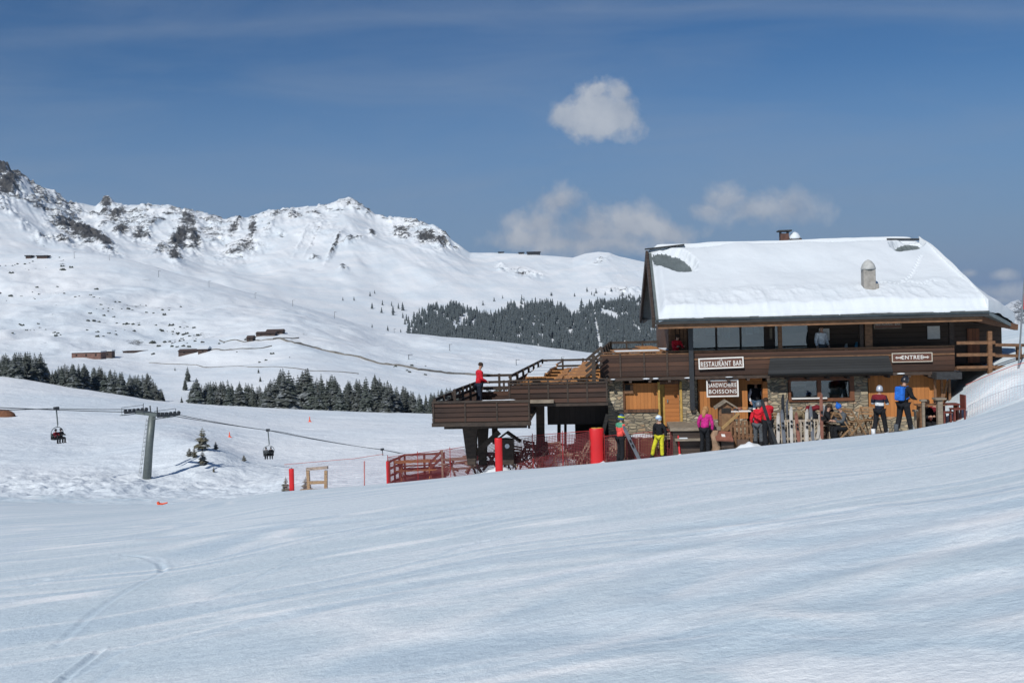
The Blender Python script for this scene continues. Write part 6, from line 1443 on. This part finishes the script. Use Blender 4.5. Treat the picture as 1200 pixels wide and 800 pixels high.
def table(px,py,D,label,w_=.8,dp_=.7,h=.74,mat=GWD,topm=None,rz=-TH,legs='X'):
    e=empty('table',W(px,py,D),rz,label,'table'); m=MB(); m.box((-w_/2,-dp_/2,h-.04),(w_/2,dp_/2,h)); m.build('table_top',topm or mat,e)
    for s_ in (-1,1):
        m=MB(); x=s_*w_*.38
        if legs=='X': m.beam((x,-dp_/2,0),(x,dp_/2,h-.04),.035,.06); m.beam((x+.036,dp_/2,0),(x+.036,-dp_/2,h-.04),.035,.06)
        else: m.box((x-.03,-dp_*.4,-.0),(x+.03,dp_*.4,h-.041))
        m.build('leg',mat,e)
    return e
table(978,513,36.2,'small dark table between the two seated diners',.75,.6,.62,BE); 
table(872,507,36.9,'white topped serving table in front of the dark doorway',.98,.5,.82,GWD,WH)
for i,(dx,c,s_,lb) in enumerate(((-.32,WH,.07,'white cup'),(-.15,KR,.10,'small red box'),(.05,OWD,.12,'orange loaf tray'),(.25,KG,.09,'grey pot'),(.38,WH,.06,'white bowl'))):
    m=MB(); m.lathe([(s_*.6,0),(s_*.95,s_*.3),(s_,s_*.9),(s_*.8,s_*1.0)],n=10); o=m.build('serving_pot',c,smooth=True,loc=W(872,507,36.9)+V3(dx,0,.82)); tag(o,lb+' on the white topped serving table','pot')
CH=chair(plain('worn_pine',(.27,.16,.08),.75,.3,5))
for i,(px,py,D,rz,lb) in enumerate(((1001,509,35.8,1.9,'orange folding deck chair right of the blue bobble hat'),(990,514,35.9,1.7,'folding chair under the person in the blue bobble hat'),(914,516,36.2,.4,'small orange folding chair behind the skier in red'),(1014,508,36.2,-.6,'folding chair by the pale stone pier'),(1021,507,36.0,2.4,'folding chair left of the silver helmet'),(966,513,36.6,-1.6,'folding chair under the person all in black'))):
    o=copy_tree(CH); o.location=W(px,py,D); o.rotation_euler=(0,0,rz); tag(o,lb,'chair','orange folding chairs on the terrace')
for c in list(CH.children): bpy.data.objects.remove(c)
bpy.data.objects.remove(CH)
RDW=plain('red_brown_chair',(.14,.035,.025),.6,.3,4)
def stool(px,py,D,label,mat=RDW,back=False,rz=0,h=.46,nm='chair'):
    e=empty('wooden_stool' if not back else 'wooden_chair',W(px,py,D),rz,label,nm); m=MB(); m.box((-.21,-.2,h-.04),(.21,.2,h)); m.build('seat',mat,e)
    for a_ in (-1,1):
        for b_ in (-1,1): m=MB(); m.box((a_*.17-.025,b_*.16-.025,-.05),(a_*.17+.025,b_*.16+.025,h-.041)); m.build('leg',mat,e)
    if back: m=MB(); m.box((.17,-.2,h),(.21,.2,h+.45)); m.build('backrest',mat,e)
    return e
stool(1122.5,494,34.6,'dark red chair with an upright back alone at the right end of the terrace',back=True,rz=0)
stool(1083,504,35.2,'dark stool under the seated black clad person at the right tables'); stool(1098,502,35.6,'dark stool under the seated person by the grey post')
stool(1110,498,34.9,'dark red stool left of the lone upright backed chair')
table(1090,506,34.9,'high narrow timber table left of the grey posts at the right end',.9,.5,.95,BL,legs='b'); table(1113,500,35.0,'dark red table beside the thick grey post',.6,.5,.8,RDW,legs='b')
for i,(px,py0,py1,wd,lb) in enumerate(((1082.5,470,503,.09,'grey post with a flat cap left of the high table'),(1101.5,468,500,.17,'thick grey terrace post beside the red table'),(1073,482,503,.07,'short grey post behind the blue backpack skier'))):
    p=W(px,py1,34.6); h=(py1-py0)/F*34.6; e=empty('terrace_post',p,0,lb,'post'); m=MB(); m.box((-wd/2,-wd/2,-.2),(wd/2,wd/2,h)); m.build('shaft',GW,e,bev=.01); m=MB(); m.box((-wd*1.1,-wd*.9,h),(wd*1.1,wd*.9,h+.06)); m.build('cap',GW,e)
# pergola posts under the dark canopy
for px in (1095,1103,1112): m=MB(); x=LS(px,-.3); m.beam((x,-.3,LZ(470,px,-.3)-.6),(x,-.3,LZ(444,px,-.3)),.08,.08); part('post',m,BL)
m=MB(); m.beam((LS(1103,-.3)+.05,-.3,LZ(466,1103,-.3)),(LS(1112,-.3)-.05,-.3,LZ(446,1112,-.3)),.05,.07); part('brace',m,BL)
# gabled wooden cabinet (menu box)
cb_=W(851,508,36.9); e=empty('gabled_cabinet',cb_,-TH,'brown wooden cabinet with a little gabled roof under the SANDWICHERIE board','cabinet')
w_=.52; h_=(508-476)/F*36.9
m=MB(); m.box((-w_/2,-.18,0),(w_/2,.2,h_)); m.build('body',BL,e)
m=MB(); m.box((-w_/2+.09,-.21,.12),(w_/2-.09,-.181,h_-.28)); m.build('door',plain('cabinet_door',(.20,.11,.05),.7,.3,5),e)
m=MB(); m.box((-w_/2+.09,-.20,h_-.22),(w_/2-.09,-.181,h_-.04)); m.build('opening',IN,e)
for s_ in (-1,1): m=MB(); m.add([(0,-.3,h_+.24),(0,.3,h_+.24),(s_*.40,.3,h_-.02),(s_*.40,-.3,h_-.02),(0,-.3,h_+.18),(0,.3,h_+.18),(s_*.40,.3,h_-.08),(s_*.40,-.3,h_-.08)],[(0,1,2,3),(7,6,5,4),(0,4,5,1),(1,5,6,2),(2,6,7,3),(3,7,4,0)]); m.build('roof_panel',GW,e)
m=MB(); m.prism([(-.24,h_),(.24,h_),(0,h_+.17)],-.17,.19); m.build('gable',BL,e)
# handrail to the doorway, tilted board and crates beside the woman in magenta
e=empty('handrail',W(846,502,36.3),0,'light slanting timber handrail rising to the serving table','handrail'); q=W(866,484,36.5)-e.location; m=MB(); m.beam((0,0,0),q,.05,.09); m.build('rail',plain('light_oak',(.38,.24,.10),.7,.2,5),e); 
for f in (.0,1.0): m=MB(); m.beam(Vector(q)*f+V3(0,.05,0),Vector(q)*f+V3(0,.05,-.75),.06,.06); m.build('post',BL,e)
e=empty('notice_board',W(848,511,36.1),0,'reddish brown tilted board with a white mark beside the woman in magenta','notice board'); m=MB(); m.box((-.30,-.25,-.02),(.30,.25,.02),Matrix.Rotation(.6,4,'X')@Matrix.Rotation(.1,4,'Y')); m.build('panel',plain('reddish_board',(.22,.08,.05),.75,.3,4),e)
m=MB(); m.box((-.08,-.05,.022),(.05,.08,.03),Matrix.Rotation(.6,4,'X')@Matrix.Rotation(.1,4,'Y')); m.build('white_mark',WH,e)
for s_ in (-1,1): m=MB(); m.beam((s_*.22,0,0),(s_*.26,.1,-.75),.05,.05); m.build('leg',BL,e)
m=MB(); 
e=empty('log_stump',W(838.5,529,36.2),0,'pale knotty tree stump beside the woman in magenta','stump'); m.lathe([(.17,-.1),(.15,.15),(.11,.4),(.13,.6),(.10,.75)],n=10); m.v=[(x+.05*math.sin(z*9),y+.04*math.cos(z*7),z) for x,y,z in m.v]; m.build('trunk',plain('pale_bark',(.30,.19,.12),.9,.4,4),e,smooth=True)
for (dx,sz,c,lb,nm) in ((.0,.42,BE,'dark wooden crate under the tilted board','crate'),(.55,.36,plain('crate_brown',(.10,.06,.04),.8,.3,4),'brown wooden crate right of the tilted board','crate')):
    e=empty('wooden_crate',W(852,524,36.3)+V3(dx,0,0),-.1,lb,nm); 
    for s_ in (-1,1): m=MB(); m.box((-sz/2,s_*sz/2-.015,0),(sz/2,s_*sz/2+.015,sz*.8)); m.build('side_panel',c,e); m=MB(); m.box((s_*sz/2-.015,-sz/2+.016,0),(s_*sz/2+.015,sz/2-.016,sz*.8)); m.build('side_panel',c,e)
    m=MB(); m.box((-sz/2+.016,-sz/2+.016,.01),(sz/2-.016,sz/2-.016,.04)); m.build('floor',c,e)
m=MB(); e=empty('picket_fence',W(871,517,36.4),-TH,'short brown picket fence below the serving table','fence')
for i in range(7): m=MB(); x=-.42+.14*i; m.box((x-.045,-.02,-.3),(x+.045,.02,.72)); m.build('picket',BL,e)
m=MB(); m.box((-.46,.021,.15),(.46,.05,.22)); m.build('rail',BL,e); m=MB(); m.box((-.46,.021,.5),(.46,.05,.57)); m.build('rail',BL,e)
# snow topped planters in front of the left wall
for i,(px,D,w_,lb) in enumerate(((752,37.8,1.1,'long low box with a ragged snow top between the two young skiers'),(740,38.2,.7,'snow topped box against the stone wall behind the coral jacket'))):
    e=empty('planter_box',W(px,522-(px-740)*.1,D),-TH,lb,'planter'); m=MB(); m.box((-w_/2,-.2,-.4),(w_/2,.2,.28)); m.build('box',BL,e); m=MB(); m.ell((0,0,.28),(w_/2,.2,.12),12,6); m.build('snow_cover',SNF,e,smooth=True)
# tiny skiers are too far off to show; birds none
for o in bpy.data.objects:
    if o.type=='MESH' and o.users==0: pass
for nm in ('picnic_table','folding_chair'):
    pass
# ================================================================ SKY, SUN, AIR
SUNV=Vector((-.44,-.90,0)).normalized(); EL=math.radians(40)
sv=Vector((SUNV.x*math.cos(EL),SUNV.y*math.cos(EL),math.sin(EL)))
sl=bpy.data.lights.new('sun','SUN'); sl.energy=4.2; sl.angle=math.radians(.53); sl.color=(1,.975,.93)
so=bpy.data.objects.new('sun',sl); COL.objects.link(so); so.rotation_euler=sv.to_track_quat('Z','Y').to_euler()
w=bpy.data.worlds.new('World'); S.world=w; w.use_nodes=True; nt=w.node_tree; bg=nt.nodes['Background']
sk=nt.nodes.new('ShaderNodeTexSky'); sk.sky_type='NISHITA'; sk.sun_disc=False; sk.sun_elevation=EL
sk.sun_rotation=math.atan2(SUNV.x,SUNV.y); sk.altitude=2200; sk.air_density=1.0; sk.dust_density=.3; sk.ozone_density=1.6
tc=nt.nodes.new('ShaderNodeTexCoord'); sp=nt.nodes.new('ShaderNodeSeparateXYZ'); nt.links.new(tc.outputs['Generated'],sp.inputs[0])
yy=mth(nt,'MAXIMUM',sp.outputs['Y'],.02); U=mth(nt,'DIVIDE',sp.outputs['X'],yy); V=mth(nt,'DIVIDE',sp.outputs['Z'],yy)
cb=nt.nodes.new('ShaderNodeCombineXYZ'); nt.links.new(U,cb.inputs[0]); nt.links.new(V,cb.inputs[1]); uv=cb.outputs[0]
def wn(sc,det,rough,stretch=(1,1,1),off=(0,0,0),dist=0):
    mp=nt.nodes.new('ShaderNodeMapping'); mp.inputs['Scale'].default_value=stretch; mp.inputs['Location'].default_value=off; nt.links.new(uv,mp.inputs[0])
    return noise(nt,mp.outputs[0],sc,det,rough,dist)
n1=wn(17,7,.62,dist=.2); n2=wn(42,5,.6); 
nn=mth(nt,'ADD',mth(nt,'MULTIPLY',mth(nt,'SUBTRACT',n1,.5),2.3),mth(nt,'MULTIPLY',mth(nt,'SUBTRACT',n2,.5),1.0))
def cloud(parts,dens,soft):
    acc=None
    for (px,py,w_,h_) in parts:
        a,b=un(px,py)
        du=mth(nt,'DIVIDE',mth(nt,'SUBTRACT',U,a),w_/F); dv=mth(nt,'DIVIDE',mth(nt,'SUBTRACT',V,b),h_/F)
        r=mth(nt,'SUBTRACT',1.0,mth(nt,'SQRT',mth(nt,'ADD',mth(nt,'MULTIPLY',du,du),mth(nt,'MULTIPLY',dv,dv))))
        acc=r if acc is None else mth(nt,'SMOOTH_MAX',acc,r,.25)
    f=mth(nt,'ADD',acc,nn)
    return mth(nt,'MULTIPLY',ramp(nt,mth(nt,'MULTIPLY',f,.5),[(0.0,0.0),(soft,1.0)]),dens)
cl=[cloud([(662,138,34,22),(700,126,44,34),(730,132,34,34),(700,142,66,26),(728,108,22,18),(700,106,16,12)],.85,.30),
    cloud([(655,238,38,26),(632,262,50,22),(690,268,80,34),(740,266,62,30),(782,274,44,24),(700,285,95,22),(660,285,60,16),(620,280,60,18)],.95,.36),
    cloud([(850,235,34,22),(890,245,60,24),(930,245,48,30),(830,248,30,14)],.8,.4),
    cloud([(1136,320,14,6),(1176,322,20,7),(1175,343,50,12),(1160,352,60,9),(1215,345,40,10)],.62,.5)]
m=None
for c in cl: m=c if m is None else mth(nt,'MAXIMUM',m,c)
ci=wn(3.2,6,.6,(1,6,1),(2.3,.7,0),.6); ci2=wn(1.6,4,.55,(1,3,1),(5.1,2.2,0),.4)
cir=mth(nt,'MULTIPLY',ramp(nt,mth(nt,'ADD',mth(nt,'MULTIPLY',ci,.6),mth(nt,'MULTIPLY',ci2,.4)),[(.42,0.0),(.66,1.0)]),.28)
# the long thin streak high on the left
_,b0=un(300,24); st=mth(nt,'SUBTRACT',V,b0); st=mth(nt,'ADD',st,mth(nt,'MULTIPLY',mth(nt,'SUBTRACT',wn(2,3,.5,(1,.3,1)),.5),.02)); st=mth(nt,'ADD',st,mth(nt,'MULTIPLY',mth(nt,'MULTIPLY',U,U),.05))
st=mth(nt,'MULTIPLY',ramp(nt,mth(nt,'SUBTRACT',1.0,mth(nt,'ABSOLUTE',mth(nt,'DIVIDE',st,.014))),[(0.0,0.0),(1.0,1.0)]),.12)
cir=mth(nt,'MINIMUM',mth(nt,'ADD',cir,st),.5)
K=1.0
hs=nt.nodes.new('ShaderNodeHueSaturation'); hs.inputs['Saturation'].default_value=1.25;  nt.links.new(sk.outputs[0],hs.inputs['Color'])
skc=mixc(nt,1.0,hs.outputs[0],(.66,.90,1.04),'MULTIPLY')
skc=mixc(nt,ramp(nt,V,[(.02,1.0),(.24,0.0)]),skc,(2.7,4.3,7.0))
c1=mixc(nt,cir,skc,(4.2,5.2,6.8))
shade=mixc(nt,ramp(nt,n1,[(.35,0.0),(.65,1.0)]),(5.3,6.1,7.4),(8.6,9.1,9.8))
c2=mixc(nt,m,c1,shade)
nt.links.new(c2,bg.inputs['Color']); bg.inputs['Strength'].default_value=.070
# air between the camera and the range
HZ=True
if HZ:
    hb=MB().box((-9000,-300,-1100),(12500,12500,1300)).build('haze',bpy.data.materials.new('air')); hb['kind']='stuff'
    hm=hb.data.materials[0]; hm.use_nodes=True; hn=hm.node_tree; hn.nodes.remove(hn.nodes['Principled BSDF'])
    pv=hn.nodes.new('ShaderNodeVolumePrincipled'); pv.inputs['Color'].default_value=(.72,.83,1,1); pv.inputs['Density'].default_value=3.5e-5; pv.inputs['Anisotropy'].default_value=.2
    hn.links.new(pv.outputs[0],hn.nodes['Material Output'].inputs['Volume'])
S.view_settings.view_transform='Standard'; S.view_settings.look='None'; S.view_settings.exposure=-.10; S.view_settings.gamma=1
S.render.engine='CYCLES'
